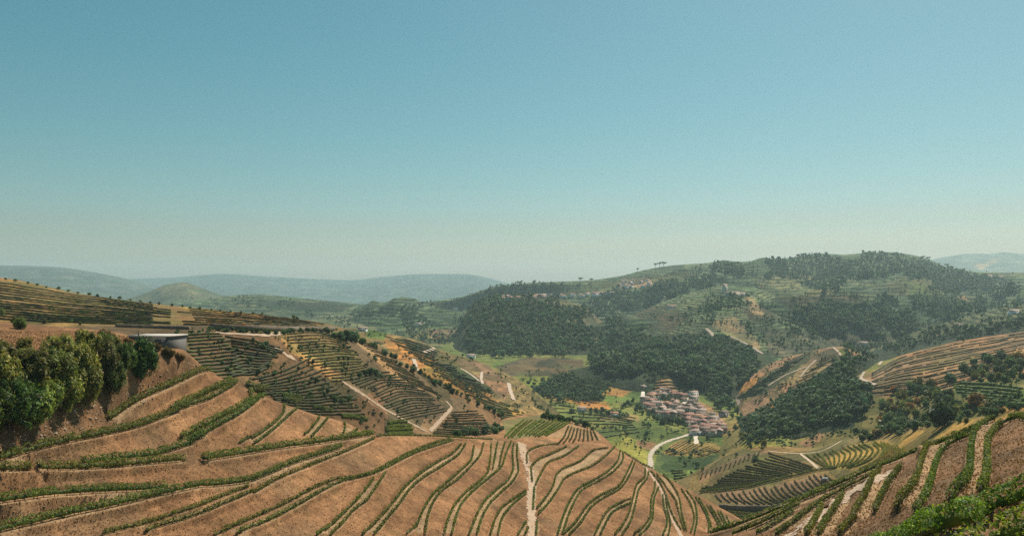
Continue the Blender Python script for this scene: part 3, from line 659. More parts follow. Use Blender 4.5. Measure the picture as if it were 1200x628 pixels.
# ------------------------------------------------------------------ ground colours by field (outlines in photo pixels), terrain objects
FIELD = {
 'far_mountain': [((0.06, 0.085, 0.08), 0, None)], 'west_mountain': [((0.07, 0.09, 0.075), 0, None)],
 'east_mountain': [((0.10, 0.11, 0.085), 0, None), ((0.30, 0.20, 0.11), 0, [(1140, 312), (1165, 302), (1172, 304), (1150, 316)])],
 'conical_hill': [((0.08, 0.085, 0.04), 0.3, None), ((0.14, 0.12, 0.06), 0.3, [(180, 336), (215, 332), (235, 345), (190, 348)])],
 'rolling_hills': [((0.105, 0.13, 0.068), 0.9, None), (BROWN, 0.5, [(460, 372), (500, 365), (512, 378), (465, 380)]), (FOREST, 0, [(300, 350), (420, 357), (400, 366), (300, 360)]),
    (OLIVE, 0.3, [(330, 375), (440, 372), (440, 396), (340, 396)]), (PALE, 0, [(486, 380), (497, 379), (498, 383), (486, 383)]), (OLIVE, 0.6, [(470, 380), (560, 378), (555, 410), (480, 405)]), ((0.2, 0.13, 0.07), .4, [(500, 385), (548, 380), (548, 395), (510, 398)])],
 'great_hill': [((0.098, 0.13, 0.066), 0.9, None), (OLIVE, 0.4, [(650, 345), (700, 332), (800, 318), (820, 325), (740, 340), (690, 350)]), ((0.24, 0.17, 0.1), 0, [(722, 330), (760, 326), (768, 336), (730, 340)]),
    (OLIVE, 0.7, [(880, 325), (960, 322), (990, 335), (970, 350), (900, 352)]), (DARKV, 0.7, [(905, 350), (990, 345), (1020, 352), (1000, 366), (930, 365)]), ((0.26, 0.18, 0.09), 0.1, [(1105, 352), (1130, 346), (1140, 356), (1110, 362)]),
    (OLIVE, 0.5, [(1040, 330), (1100, 325), (1130, 335), (1100, 348), (1040, 345)]), (GRASS, 0.2, [(905, 380), (935, 376), (960, 392), (940, 402), (905, 398)]), ((0.28, 0.2, 0.12), 0, [(1020, 397), (1050, 395), (1052, 402), (1020, 404)]), ((0.1, 0.1, 0.06), 0.3, [(900, 395), (1010, 388), (1060, 400), (1000, 418), (900, 418)])],
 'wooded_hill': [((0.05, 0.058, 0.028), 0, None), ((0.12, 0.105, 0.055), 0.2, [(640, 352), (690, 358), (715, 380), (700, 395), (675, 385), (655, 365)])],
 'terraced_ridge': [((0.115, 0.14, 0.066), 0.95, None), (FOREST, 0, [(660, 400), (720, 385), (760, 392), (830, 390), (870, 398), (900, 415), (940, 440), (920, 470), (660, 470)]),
    (DARKV, 0.8, [(745, 362), (790, 356), (805, 372), (790, 388), (740, 385)]), (OLIVE, 0.9, [(690, 395), (740, 388), (760, 392), (720, 412), (690, 420)]), (DARKV, 0.7, [(870, 360), (900, 358), (915, 375), (880, 378)]),
    ((0.22, 0.165, 0.08), 0.1, [(830, 378), (862, 372), (888, 400), (892, 412), (850, 392)]), ((0.09, 0.085, 0.05), 0.6, [(893, 385), (980, 388), (1000, 412), (940, 425), (900, 415)]), ((0.25, 0.17, 0.085), 0, [(872, 345), (885, 350), (895, 368), (882, 368)])],
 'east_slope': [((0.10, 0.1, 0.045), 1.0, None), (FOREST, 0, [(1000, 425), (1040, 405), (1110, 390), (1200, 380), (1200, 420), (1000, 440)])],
 'valley_floor': [((0.135, 0.155, 0.04), 0.0, None), ((0.09, 0.07, 0.035), 0.0, [(580, 430), (615, 419), (684, 420), (684, 442), (640, 442), (590, 440)]), (YGREEN, 0, [(590, 440), (640, 441), (656, 451), (640, 459), (610, 458), (590, 448)]),
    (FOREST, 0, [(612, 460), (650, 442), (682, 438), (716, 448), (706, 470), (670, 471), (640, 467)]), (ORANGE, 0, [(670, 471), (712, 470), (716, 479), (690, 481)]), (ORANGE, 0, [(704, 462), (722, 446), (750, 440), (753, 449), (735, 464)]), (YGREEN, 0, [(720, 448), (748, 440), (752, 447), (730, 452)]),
    (LUSH, 0, [(732, 463), (752, 451), (766, 460), (750, 471)]), (OCHRE, 0, [(638, 463), (668, 466), (672, 472), (640, 470)]), ((0.2, 0.15, 0.06), 0, [(700, 484), (745, 486), (752, 495), (705, 492)]), (YGREEN, 0, [(690, 520), (735, 505), (757, 528), (757, 545), (735, 535)]), ((0.24, 0.13, 0.06), 0, [(745, 515), (768, 518), (765, 528), (748, 524)]),
    ((0.36, 0.22, 0.075), 0, [(775, 530), (797, 514), (838, 520), (851, 529), (822, 535), (790, 534)]), ((0.06, 0.085, 0.028), 0, [(764, 552), (770, 531), (820, 537), (852, 529), (872, 535), (830, 548), (790, 552)]), (LUSH, 0, [(835, 512), (860, 508), (875, 520), (850, 524)]), (ORANGE, 0, [(862, 506), (880, 504), (884, 516), (866, 518)]),
    (YGREEN, 0, [(855, 520), (884, 516), (890, 530), (865, 532)]), ((0.34, 0.18, 0.075), 0, [(815, 468), (838, 478), (862, 484), (855, 496), (828, 484)]), (YGREEN, 0, [(838, 480), (865, 480), (880, 496), (858, 500)]), ((0.30, 0.2, 0.09), 0, [(866, 556), (880, 548), (900, 560)])],
 'village_knoll': [((0.33, 0.185, 0.09), 0.55, None), (LUSH, 0, [(725, 470), (755, 462), (765, 475), (735, 485)]), (SCRUB, 0, [(800, 462), (850, 470), (880, 490), (800, 490)])],
 'small_spur': [((0.27, 0.15, 0.08), 0.2, None), ((0.085, 0.075, 0.04), 0.3, [(864, 466), (889, 443), (935, 419), (958, 409), (950, 421), (920, 446), (884, 466)]), (ORANGE, 0, [(865, 462), (870, 448), (890, 440), (880, 456)]), (YGREEN, 0, [(985, 408), (996, 410), (992, 418), (982, 412)]), ((0.15, 0.1, 0.06), 0.5, [(950, 415), (980, 407), (985, 420), (960, 432)])],
 'orange_ridge': [((0.22, 0.15, 0.06), 0.35, None), (ORANGE, 0.3, [(445, 395), (480, 405), (540, 440), (600, 480), (580, 490), (520, 455), (460, 415)]), (LUSH, 0, [(430, 386), (455, 390), (450, 398), (430, 395)]), ((0.07, 0.06, 0.032), 0.5, [(470, 395), (515, 410), (510, 420), (480, 412)]),
    ((0.06, 0.068, 0.03), 0.4, [(505, 425), (530, 428), (575, 448), (580, 462), (540, 450)]), ((0.25, 0.145, 0.08), 0.3, [(520, 415), (570, 428), (600, 450), (590, 468), (560, 442)]), (YGREEN, 0.2, [(575, 470), (600, 478), (612, 490), (580, 490)]), (OCHRE, 0, [(585, 478), (610, 480), (612, 488), (590, 486)])],
 'west_hill': [((0.15, 0.10, 0.052), 0.0, None), ((0.22, 0.145, 0.055), 0, [(-300, 300), (0, 318), (200, 352), (220, 380), (0, 385), (-300, 400)]), ((0.24, 0.135, 0.052), 0, [(195, 355), (300, 362), (400, 378), (400, 388), (215, 379)]), ((0.38, 0.24, 0.06), 0, [(200, 355), (300, 364), (345, 370), (300, 371), (215, 362)]),
    ((0.125, 0.085, 0.044), 0, [(262, 394), (335, 408), (310, 432), (262, 432)]), ((0.15, 0.105, 0.045), 0, [(318, 388), (400, 392), (436, 440), (400, 448), (335, 405)]), ((0.12, 0.084, 0.044), 0, [(300, 430), (345, 420), (400, 450), (430, 480), (380, 500), (300, 480)]), ((0.36, 0.22, 0.085), 0, [(328, 396), (345, 400), (400, 440), (394, 448), (340, 412)]),
    ((0.31, 0.19, 0.09), 0, [(412, 396), (425, 398), (470, 436), (520, 470), (510, 474), (455, 436)]), ((0.14, 0.092, 0.05), 0, [(430, 440), (460, 445), (500, 458), (525, 475), (505, 500), (450, 480)]), ((0.25, 0.16, 0.09), 0, [(400, 445), (412, 448), (470, 482), (500, 502), (510, 512), (495, 512), (430, 470)])],
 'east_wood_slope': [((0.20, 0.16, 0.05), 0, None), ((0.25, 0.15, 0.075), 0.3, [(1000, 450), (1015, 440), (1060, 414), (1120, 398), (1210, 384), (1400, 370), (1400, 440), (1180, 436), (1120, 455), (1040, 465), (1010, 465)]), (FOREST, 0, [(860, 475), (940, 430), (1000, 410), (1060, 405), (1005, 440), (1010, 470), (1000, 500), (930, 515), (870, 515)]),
    (ORANGE, 0, [(1045, 488), (1050, 475), (1075, 464), (1080, 470), (1062, 482)]), (LUSH, 0, [(1115, 448), (1150, 450), (1210, 458), (1210, 476), (1150, 470), (1120, 462)]), (ORANGE, 0, [(1150, 500), (1170, 478), (1210, 470), (1210, 495), (1170, 500)]), ((0.32, 0.15, 0.05), 0, [(885, 486), (898, 474), (912, 472), (905, 486)]),
    (YGREEN, 0, [(870, 515), (910, 508), (935, 520), (890, 530), (870, 528)]), ((0.34, 0.19, 0.09), 0, [(935, 520), (960, 507), (968, 510), (950, 525)])],
 'amphitheatre': [((0.19, 0.14, 0.055), 0, None), ((0.27, 0.165, 0.09), 0, z(7, (0, 225), (60, 240), (250, 155), (390, 128), (390, 145), (260, 180), (130, 250), (0, 325))), ((0.27, 0.165, 0.09), 0, z(7, (90, 385), (360, 345), (520, 310), (700, 262), (760, 300), (640, 400), (560, 440), (300, 450), (130, 425))),
    ((0.32, 0.21, 0.06), 0, z(7, (720, 200), (860, 110), (1000, 60), (1196, 90), (1196, 175), (1000, 245), (800, 240))), (OCHRE, 0, [(1050, 512), (1100, 498), (1140, 490), (1210, 475), (1210, 490), (1150, 505), (1060, 535)])],
 'central_spur': [(SOIL, 0, None), ((0.26, 0.13, 0.062), 0, [(-300, 360), (0, 385), (120, 388), (215, 400), (215, 412), (0, 425), (-300, 420)]), ((0.17, 0.14, 0.055), 0, [(588, 492), (640, 485), (672, 492), (640, 510), (595, 515)]), ((0.33, 0.2, 0.1), 0, [(640, 511), (672, 492), (700, 503), (705, 516)])],
 'east_spur': [((0.275, 0.146, 0.074), 0, None)],
}
NEARH = ('central_spur', 'east_spur'); FARH = ('far_mountain', 'west_mountain', 'east_mountain', 'conical_hill', 'rolling_hills', 'great_hill')
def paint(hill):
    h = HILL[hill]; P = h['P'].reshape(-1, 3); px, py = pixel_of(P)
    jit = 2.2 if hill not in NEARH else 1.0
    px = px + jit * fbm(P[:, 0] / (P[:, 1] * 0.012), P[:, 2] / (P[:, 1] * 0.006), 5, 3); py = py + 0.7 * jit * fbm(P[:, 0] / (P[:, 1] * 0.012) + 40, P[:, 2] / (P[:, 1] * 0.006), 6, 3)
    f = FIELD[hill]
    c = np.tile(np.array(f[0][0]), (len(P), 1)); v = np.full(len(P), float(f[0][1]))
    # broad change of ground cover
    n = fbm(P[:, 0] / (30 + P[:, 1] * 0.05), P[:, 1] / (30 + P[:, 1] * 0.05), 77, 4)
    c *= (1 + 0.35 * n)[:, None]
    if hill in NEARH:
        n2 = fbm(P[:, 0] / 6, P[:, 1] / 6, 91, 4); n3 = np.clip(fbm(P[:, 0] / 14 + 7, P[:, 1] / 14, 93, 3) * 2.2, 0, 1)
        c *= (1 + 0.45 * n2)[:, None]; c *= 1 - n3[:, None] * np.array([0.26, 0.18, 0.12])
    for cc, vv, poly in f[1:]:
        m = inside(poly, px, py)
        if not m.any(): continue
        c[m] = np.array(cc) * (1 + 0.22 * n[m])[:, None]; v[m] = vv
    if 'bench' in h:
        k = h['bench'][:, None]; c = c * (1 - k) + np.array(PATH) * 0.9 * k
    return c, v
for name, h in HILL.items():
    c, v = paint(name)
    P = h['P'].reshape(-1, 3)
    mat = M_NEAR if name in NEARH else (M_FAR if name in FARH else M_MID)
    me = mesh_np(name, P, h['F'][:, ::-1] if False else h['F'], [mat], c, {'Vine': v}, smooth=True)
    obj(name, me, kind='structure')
g = 11800.0
me = mesh_np('ground', [(-g, -1500, 0), (g, -1500, 0), (g, g, 0), (-g, g, 0)], [np.array([[0, 1, 2, 3]])], [M_FAR], np.tile(np.array(SCRUB), (4, 1)), {'Vine': np.zeros(4)})
obj('ground', me, kind='structure')

# ------------------------------------------------------------------ vine rows
GREEN = np.array([(0.11, 0.15, 0.022), (0.15, 0.185, 0.028), (0.075, 0.11, 0.018), (0.21, 0.205, 0.035)])
DKGREEN = np.array([(0.08, 0.088, 0.026), (0.10, 0.105, 0.03), (0.065, 0.068, 0.024), (0.13, 0.10, 0.036)])
YELLOW = np.array([(0.26, 0.25, 0.035), (0.19, 0.20, 0.03), (0.36, 0.27, 0.04)])
BRIGHT = np.array([(0.12, 0.19, 0.02), (0.18, 0.25, 0.025), (0.27, 0.29, 0.035), (0.07, 0.12, 0.016)])
ORLEAF = np.array([(0.28, 0.17, 0.04), (0.22, 0.19, 0.04), (0.33, 0.16, 0.04)])

def hedge_core(mb, P, h, w, pal, z0=0.3, seed=0, step=None):
    """uneven hedge body along base line P"""
    L = np.linalg.norm(np.diff(P, axis=0), axis=1).sum()
    n = max(3, int(L / (step or 0.9)))
    P = resample(P, n)
    d = np.gradient(P, axis=0); d[:, 2] = 0; d /= np.linalg.norm(d, axis=1)[:, None] + 1e-9
    nrm = np.stack([-d[:, 1], d[:, 0], np.zeros(n)], -1)
    r = np.random.default_rng(seed)
    prof = [(-0.32, z0), (-0.5, 0.62), (-0.22, 1.0), (0.22, 1.0), (0.5, 0.62), (0.32, z0)]
    V = []
    hs = h * (0.78 + 0.4 * r.random(n)); ws = w * (0.7 + 0.6 * r.random(n))
    for a, b in prof:
        V.append(P + nrm * (a * ws * (0.85 + 0.3 * r.random(n)))[:, None] + np.array([0, 0, 1.0]) * (b * hs)[:, None])
    V = np.stack(V, 1).reshape(-1, 3)
    k = len(prof); i = np.arange(n - 1)[:, None] * k; j = np.arange(k)[None, :]
    Q = np.stack([i + j, i + (j + 1) % k, i + k + (j + 1) % k, i + k + j], -1).reshape(-1, 4)
    Q = np.concatenate([Q, [[0, 3, 2, 1], [0, 5, 4, 3], [(n-1)*k, (n-1)*k+1, (n-1)*k+2, (n-1)*k+3], [(n-1)*k, (n-1)*k+3, (n-1)*k+4, (n-1)*k+5]]])
    c = pal[r.integers(0, len(pal), n)] * (0.6 + 0.5 * r.random((n, 1)))
    mb.add(V, Q, None, np.repeat(c, k, 0))
    return P, nrm

def cards(mb, C, N, size, pal, r, tint=None, asp=1.0, up=None):
    """leaf-shaped faces at C facing about N"""
    n = len(C)
    N = N + 0.7 * r.normal(size=(n, 3)); N /= np.linalg.norm(N, axis=1)[:, None] + 1e-9
    if up is None: a = r.normal(size=(n, 3))
    else: a = up + 0.45 * r.normal(size=(n, 3))
    a -= N * (a * N).sum(1)[:, None]; a /= np.linalg.norm(a, axis=1)[:, None] + 1e-9
    b = np.cross(N, a)
    s = (size * (0.6 + 0.8 * r.random(n)))[:, None]
    V = np.stack([C - a * s * asp, C + b * s * 0.55, C + a * s * asp, C - b * s * 0.55], 1).reshape(-1, 3)
    Q = np.arange(4 * n).reshape(n, 4)
    c = pal[r.integers(0, len(pal), n)] * (0.5 + 1.0 * r.random((n, 1)))
    if tint is not None: c = c * tint
    mb.add(V, Q, None, np.repeat(c, 4, 0))

def row_cards(mb, P, nrm, h, w, pal, per_m, size, r):
    L = np.linalg.norm(np.diff(P, axis=0), axis=1).sum()
    n = int(L * per_m)
    if n < 3: return
    npl = max(2, int(L / 1.15)); dens = 0.45 + 0.9 * r.random(npl); dens[r.random(npl) < 0.05] = 0.05; dens /= dens.sum()
    pl = r.choice(npl, n, p=dens); ph = np.clip(pl + 0.5 + 0.27 * r.normal(size=n), 0, npl - 1e-3)
    vig = (0.8 + 0.35 * r.random(npl))[pl]
    t = ph / npl * (len(P) - 1); i = t.astype(int); f = (t - i)[:, None]
    i2 = np.minimum(i + 1, len(P) - 1)
    b = P[i] * (1 - f) + P[i2] * f; nn = nrm[i]
    ang = r.random(n) * math.pi * 1.5 - math.pi * 0.25
    clump = vig * (0.8 + 0.4 * r.random(n))
    ca, sa = np.cos(ang), np.sin(ang)
    off = nn * (ca * w * 0.58 * clump)[:, None]
    off[:, 2] = h * (0.62 + 0.45 * sa * clump)
    N = nn * ca[:, None]; N[:, 2] = sa
    cards(mb, b + off, N, size, pal, r)

ROW_N = [0]
def vine_row(P, hill, label, group, h=1.4, w=0.85, pal=GREEN, leaf=True, z0=0.3, posts=False, step=None):
    """one vine row: foliage, and the stakes under it"""
    if len(P) < 3: return None
    P = P.copy()
    for i in range(len(P)):
        zz = drop(P[i, 0], P[i, 1], [hill])
        if zz is not None: P[i, 2] = zz
    if len(P) > 6:      # smooth the base line
        k = np.array([1, 2, 3, 2, 1.0]); k /= k.sum()
        Zp = np.pad(P[:, 2], 2, mode='edge'); P[:, 2] = np.convolve(Zp, k, 'valid')
    base = P[len(P) // 2].copy(); Q = P - base
    ROW_N[0] += 1; sd = ROW_N[0]; r = np.random.default_rng(sd)
    Y = base[1]
    root = obj('vine_row', None, label=label, cat='vine row', group=group, loc=base)
    mb = MB()
    Pm, nrm = hedge_core(mb, Q, h * (0.66 if leaf else 1), w * (0.42 if leaf else 1), pal * (0.8 if leaf else 1), z0, sd, step)
    if leaf:
        size = max(0.13, min(0.22, Y * 0.0011))
        row_cards(mb, Pm, nrm, h, w, pal, min(230, 3.0 * (h + w) / (size * size * 4)), size, r)
    f = obj('foliage', mb.mesh('foliage', [M_LEAF]), root)
    if posts:
        L = np.linalg.norm(np.diff(Q, axis=0), axis=1).sum()
        R = resample(Q, max(2, int(L / 2.2)))
        if posts == 'each':
            pm = MB(); pm.tube([(0, 0, -0.2), (0.02, 0, 0.7), (0, 0.02, 1.45)], [0.05, 0.048, 0.045], 6, (0.16, 0.13, 0.10))
            pme = pm.mesh('post', [M_WOOD])
            for q in R: obj('post', pme, root, loc=q)
        else:
            pm = MB()
            for q in R: pm.box(q[0] - .05, q[0] + .05, q[1] - .05, q[1] + .05, q[2] - .2, q[2] + h * 0.75, (0.10, 0.075, 0.055))
            obj('stakes', pm.mesh('stakes', [M_WOOD]), root, kind='stuff')
    return root

SIDE = ('left', 'right')
for b in B:
    near = b['where'].startswith('near')
    if b['hill'] == cs: kh, kw = (1.02, 0.92) if b['h'] >= 1.5 else (0.66, 0.46)
    else: kh, kw = (1, 0.9) if near else (0.72, 0.55)
    pal = BRIGHT if near else GREEN
    for i, P in enumerate(b['P']):
        if b['solo']: lab = b['solo']
        elif len(b['P']) == 1: lab = 'single vine row of the ' + b['where']
        else: lab = '%s vine row of the %s' % (SIDE[i], b['where'])
        vine_row(P, b['hill'], lab, 'vine rows of the ' + ('bare central spur' if b['hill'] == cs else 'right-hand spur'), b['h'] * kh, b['w'] * kw, pal, True, 0.34,
                 posts='each' if near else True)

def family(hill, A, Bl, n, what, h=1.3, w=0.9, pal=DKGREEN, leaf=False, mid=None, stuff=None, ends=True, jit=0.8, step=1.6, top='top'):
    """n rows between two traced lines"""
    A = resample(A, 12); Bl = resample(Bl, 12); Mi = resample(mid, 12) if mid is not None else None
    made = []
    for k in range(n):
        t = k / max(1, n - 1) if ends else (k + 0.5) / n
        if Mi is None: q = A * (1 - t) + Bl * t
        else: q = A * (1 - t) * (1 - 2 * t) + Mi * 4 * t * (1 - t) + Bl * t * (2 * t - 1)
        rr = random.random
        q = q.copy(); q[:, 1] += (rr() - 0.5) * jit + 1.1 * (vnoise(q[:, 0] * 0.07, q[:, 0] * 0 + k * 0.35, 3) - 0.5)
        # a little start and end raggedness
        a, e = int(rr() * 2), 12 - int(rr() * 2)
        P = cast_line(q[a:e], hill)
        if len(P) < 4: continue
        if stuff is not None:
            i0 = 0
            while i0 < len(P) - 3:          # rows with gaps
                i1 = min(len(P), i0 + random.randint(6, 40))
                if i1 - i0 > 3: hedge_core(stuff, P[i0:i1], h * random.uniform(0.7, 1.15), w, pal, 0.0, k * 91 + i0 + 1, step)
                i0 = i1 + random.randint(0, 4)
        else:
            vine_row(P, hill, '%s vine row from the %s of %s' % (ordinal(len(made)), top, what), 'vine rows of ' + what, h, w, pal, leaf, 0.05, step=step)
        made.append(1)

am = 'amphitheatre'
family(am, z(7, (400, 148), (550, 192), (685, 240)), z(7, (10, 352), (130, 352), (280, 335)), 18, 'the dark left block of the hollow vineyard', leaf=True, h=1.1, w=0.75)
family(am, z(7, (620, 158), (670, 192), (735, 230)), z(7, (985, 85), (1045, 125), (1010, 175), (880, 235)), 13, 'the block beyond the diagonal path', leaf=True, pal=np.concatenate([GREEN, YELLOW]), h=1.1, w=0.75, top='path side')
family(am, z(7, (1020, 80), (1075, 125), (1040, 180), (930, 240)), z(7, (1190, 112), (1195, 150), (1140, 195), (1080, 215)), 10, 'the yellowing right end of the hollow vineyard', leaf=True, pal=YELLOW, h=1.1, w=0.75, top='left')
family(am, z(7, (90, 388), (102, 404), (130, 428)), z(7, (720, 262), (765, 300), (850, 325)), 22, 'the lower banks of the hollow vineyard', leaf=True, mid=z(7, (420, 338), (470, 400), (560, 440)), h=0.95, w=0.6, top='left')
family(am, z(7, (5, 300), (18, 262)), z(7, (335, 168), (350, 136)), 13, 'the pale left flank of the hollow vineyard', leaf=True, h=0.9, w=0.6, top='left')
P = cast_line(z(7, (0, 372), (250, 350), (400, 315), (560, 278), (720, 243), (800, 232)), am); vine_row(P, am, 'dark hedge-like vine row along the middle path of the hollow vineyard', 'single rows of the hollow vineyard', 1.8, 1.6)
P = cast_line(z(7, (170, 492), (250, 500), (330, 512)), am); vine_row(P, am, 'upper short vine row in the dip below the hollow vineyard', 'single rows of the hollow vineyard', 1.5, 1.2)
P = cast_line(z(7, (190, 512), (250, 520), (300, 528)), am); vine_row(P, am, 'lower short vine row in the dip below the hollow vineyard', 'single rows of the hollow vineyard', 1.5, 1.2)
wh = 'west_hill'
wk = dict(h=0.85, w=0.6)
family(wh, [(-30, 329), (0, 332), (70, 343), (140, 352), (200, 361)], [(-30, 373), (0, 374), (70, 378), (140, 380), (200, 382)], 15, 'the broad terraced hill on the left', pal=np.concatenate([DKGREEN, DKGREEN, GREEN]), h=0.9, w=0.65)
family(wh, [(205, 360), (300, 369), (380, 380)], [(215, 381), (300, 383), (395, 387)], 8, 'the orange strip under the left skyline', pal=np.concatenate([ORLEAF, DKGREEN]), **wk)
family(wh, [(212, 394), (235, 392), (262, 391)], [(230, 446), (262, 444), (300, 434)], 14, 'the steps right of the concrete tank', pal=np.concatenate([DKGREEN, GREEN]), **wk)
family(wh, [(264, 395), (300, 401), (334, 411)], [(268, 440), (295, 440), (314, 433)], 13, 'the dark block behind the crest hook', **wk)
family(wh, [(330, 393), (370, 390), (404, 398)], [(388, 448), (412, 445), (436, 438)], 18, 'the ochre block on the middle ridge', pal=np.concatenate([DKGREEN, ORLEAF * 0.7]), h=0.75, w=0.5)
family(wh, [(296, 446), (330, 437), (364, 421)], [(322, 482), (380, 486), (438, 486)], 16, 'the dark gully slope behind the crest', **wk)
family(wh, [(420, 400), (434, 403)], [(476, 448), (522, 467)], 18, 'the right flank of the middle ridge', pal=np.concatenate([DKGREEN, ORLEAF * 0.7]), h=0.75, w=0.5)
family(wh, [(408, 446), (430, 440), (456, 436)], [(436, 464), (466, 452), (494, 456)], 7, 'the narrow wedge above the brown fan', **wk)
family(wh, [(438, 467), (468, 456), (498, 459)], [(470, 492), (500, 486), (524, 481)], 12, 'the brown fan below the middle ridge', h=0.75, w=0.5)
family(wh, [(530, 484), (562, 482)], [(508, 508), (582, 511)], 12, 'the low fan under the middle ridge', h=0.75, w=0.5)
family(wh, [(453, 499), (466, 496), (480, 496)], [(452, 509), (468, 509), (486, 508)], 4, 'the bright green patch under the brown fan', pal=BRIGHT, leaf=True, h=1.5, w=1.3)
for k_, l_ in enumerate((((440, 158), (500, 172), (575, 182)), ((455, 190), (510, 195), (560, 200)), ((650, 222), (720, 232), (775, 247)), ((665, 245), (720, 255), (760, 262)), ((830, 292), (880, 302), (945, 317)), ((1000, 347), (1080, 352), (1150, 367)))):
    vine_row(cast_line(z(2, *l_), wh), wh, '%s short green row from the left peeping over the curved crest' % ordinal(k_), 'short rows behind the crest', 1.7, 1.3, GREEN, True, 0.1)
family(cs, [(591, 513), (604, 500), (616, 491)], [(640, 512), (655, 503), (672, 493)], 12, 'the green knoll behind the central spur', leaf=True, h=0.7, w=0.4, pal=GREEN * 1.3, top='left')
family(cs, z(5, (470, 95), (500, 60), (530, -10)), z(5, (700, 70), (690, 50), (675, 20)), 9, 'the bare knoll tip behind the central spur', leaf=True, h=0.75, w=0.4, top='left')

far_rows = MB()
family('small_spur', [(929, 421), (954, 410)], [(864, 466), (889, 462)], 16, '', stuff=far_rows, h=1.6, w=1.4, step=3)
family('east_wood_slope', [(1022, 438), (1060, 418), (1120, 404), (1205, 390)], [(1020, 463), (1080, 463), (1120, 455), (1190, 432)], 17, '', stuff=far_rows, h=1.1, w=1.1, step=3, jit=2.2, pal=np.concatenate([DKGREEN, DKGREEN, ORLEAF * 0.4]))
family('east_wood_slope', [(1118, 450), (1150, 451), (1205, 457)], [(1125, 466), (1150, 470), (1205, 477)], 6, '', stuff=far_rows, h=1.8, w=1.8, step=2, pal=GREEN)
family('orange_ridge', [(510, 426), (530, 429)], [(545, 452), (580, 462)], 10, '', stuff=far_rows, h=1.7, w=1.4, step=3)
family('orange_ridge', [(450, 394), (478, 402)], [(560, 470), (610, 490)], 22, '', stuff=far_rows, h=1.3, w=1.0, step=3, pal=ORLEAF * 0.8)
family('orange_ridge', [(470, 397), (512, 411)], [(482, 412), (508, 421)], 5, '', stuff=far_rows, h=1.6, w=1.4, step=3)
family('valley_floor', [(786, 552), (800, 551)], [(795, 575), (815, 568)], 8, '', stuff=far_rows, h=1.5, w=1.2, step=2, pal=GREEN)
family('valley_floor', [(777, 530), (800, 515)], [(822, 535), (850, 528)], 14, '', stuff=far_rows, h=1.1, w=0.8, step=2, pal=ORLEAF)
family('valley_floor', [(600, 470), (680, 478), (745, 490)], [(690, 516), (720, 510), (755, 505)], 9, '', stuff=far_rows, h=1.3, w=1.3, step=3, pal=np.concatenate([GREEN, DKGREEN]))
family('village_knoll', [(772, 443), (783, 440), (793, 444)], [(752, 462), (790, 462), (815, 461)], 7, '', stuff=far_rows, h=1.8, w=1.6, step=3)
family('orange_ridge', [(572, 468), (603, 476)], [(588, 494), (622, 497)], 9, '', stuff=far_rows, h=1.3, w=1.0, step=3, pal=np.concatenate([GREEN, ORLEAF * 0.7]))
family('small_spur', [(960, 424), (985, 412)], [(900, 478), (930, 466)], 12, '', stuff=far_rows, h=1.2, w=1.0, step=3, pal=ORLEAF * 0.5)
obj('far_vine_rows', far_rows.mesh('far_vine_rows', [M_LEAF]), label='thin vine rows ruled across the distant valley slopes', cat='vine rows', kind='stuff')

# ------------------------------------------------------------------ roads and tracks
CLEAR_PX = []
def strip(name, pts, width, hills, color=PATH, lift=0.12, wob=0.7, wend=None):
    pts = np.asarray(pts, float)
    CLEAR_PX.extend(resample(pts, 14).tolist())
    q = resample(pts, max(4, int(np.linalg.norm(np.diff(pts, axis=0), axis=1).sum() / 1.2)))
    P = [cast(a, b, hills)[0] for a, b in q]; P = np.array([p for p in P if p is not None])
    if len(P) < 3: return
    n = max(4, int(np.linalg.norm(np.diff(P, axis=0), axis=1).sum() / max(0.7, width * 0.4)))
    P = resample(P, min(n, 500)); n = len(P)
    d = np.gradient(P[:, :2], axis=0); d /= np.linalg.norm(d, axis=1)[:, None] + 1e-9
    nr = np.stack([-d[:, 1], d[:, 0]], -1)
    wv = np.linspace(width, wend or width, n)
    e = [wv * (-0.5 + 0.5 * wob * (rng.random(n) - .5)), wv * -0.17, wv * 0.17, wv * (0.5 + 0.5 * wob * (rng.random(n) - .5))]
    V = []
    for k, o in enumerate(e):
        for i in range(n):
            x, y = P[i, 0] + nr[i, 0] * o[i], P[i, 1] + nr[i, 1] * o[i]
            zz = drop(x, y, hills)
            V.append((x, y, (zz if zz is not None else P[i, 2]) + lift))
    V = np.array(V)
    Q = np.concatenate([np.stack([np.arange(n - 1) + k * n, np.arange(n - 1) + k * n + 1, np.arange(n - 1) + (k + 1) * n + 1, np.arange(n - 1) + (k + 1) * n], -1) for k in range(3)])
    c = np.tile(np.array(color), (len(V), 1)) * (0.85 + 0.3 * rng.random((len(V), 1)))
    obj(name, mesh_np(name, V, [Q], [M_ROAD], c, smooth=True), kind='structure')
TRK = (0.40, 0.28, 0.185)
strip('dirt_track', z(4, (1112, 645), (1112, 540), (1107, 450), (1112, 340), (1097, 240), (1072, 170), (1050, 84)), 1.9, [cs], TRK, 0.10, wend=3.4)
strip('dirt_track', z(5, (975, 222), (1030, 295), (1075, 370), (1105, 460), (1145, 550), (1196, 635)), 1.5, [cs], TRK, 0.10)
strip('pale_road', z(7, (520, 640), (640, 540), (760, 448), (880, 375), (1000, 300), (1080, 260)), 2.6, [es], (0.42, 0.31, 0.22), 0.08)
strip('valley_road', [(763, 549), (762, 536), (768, 525), (785, 516), (797, 512.5), (812, 508), (825, 506)], 4.4, ['valley_floor'], (0.46, 0.38, 0.29), 0.25)
strip('farm_lane', [(815, 507), (815.5, 515), (816, 520)], 4, ['valley_floor'], (0.6, 0.5, 0.4), 0.25)
strip('village_lane', [(753, 466), (754, 460), (758, 454)], 5, ['valley_floor', 'village_knoll'], (0.62, 0.55, 0.46), 0.4)
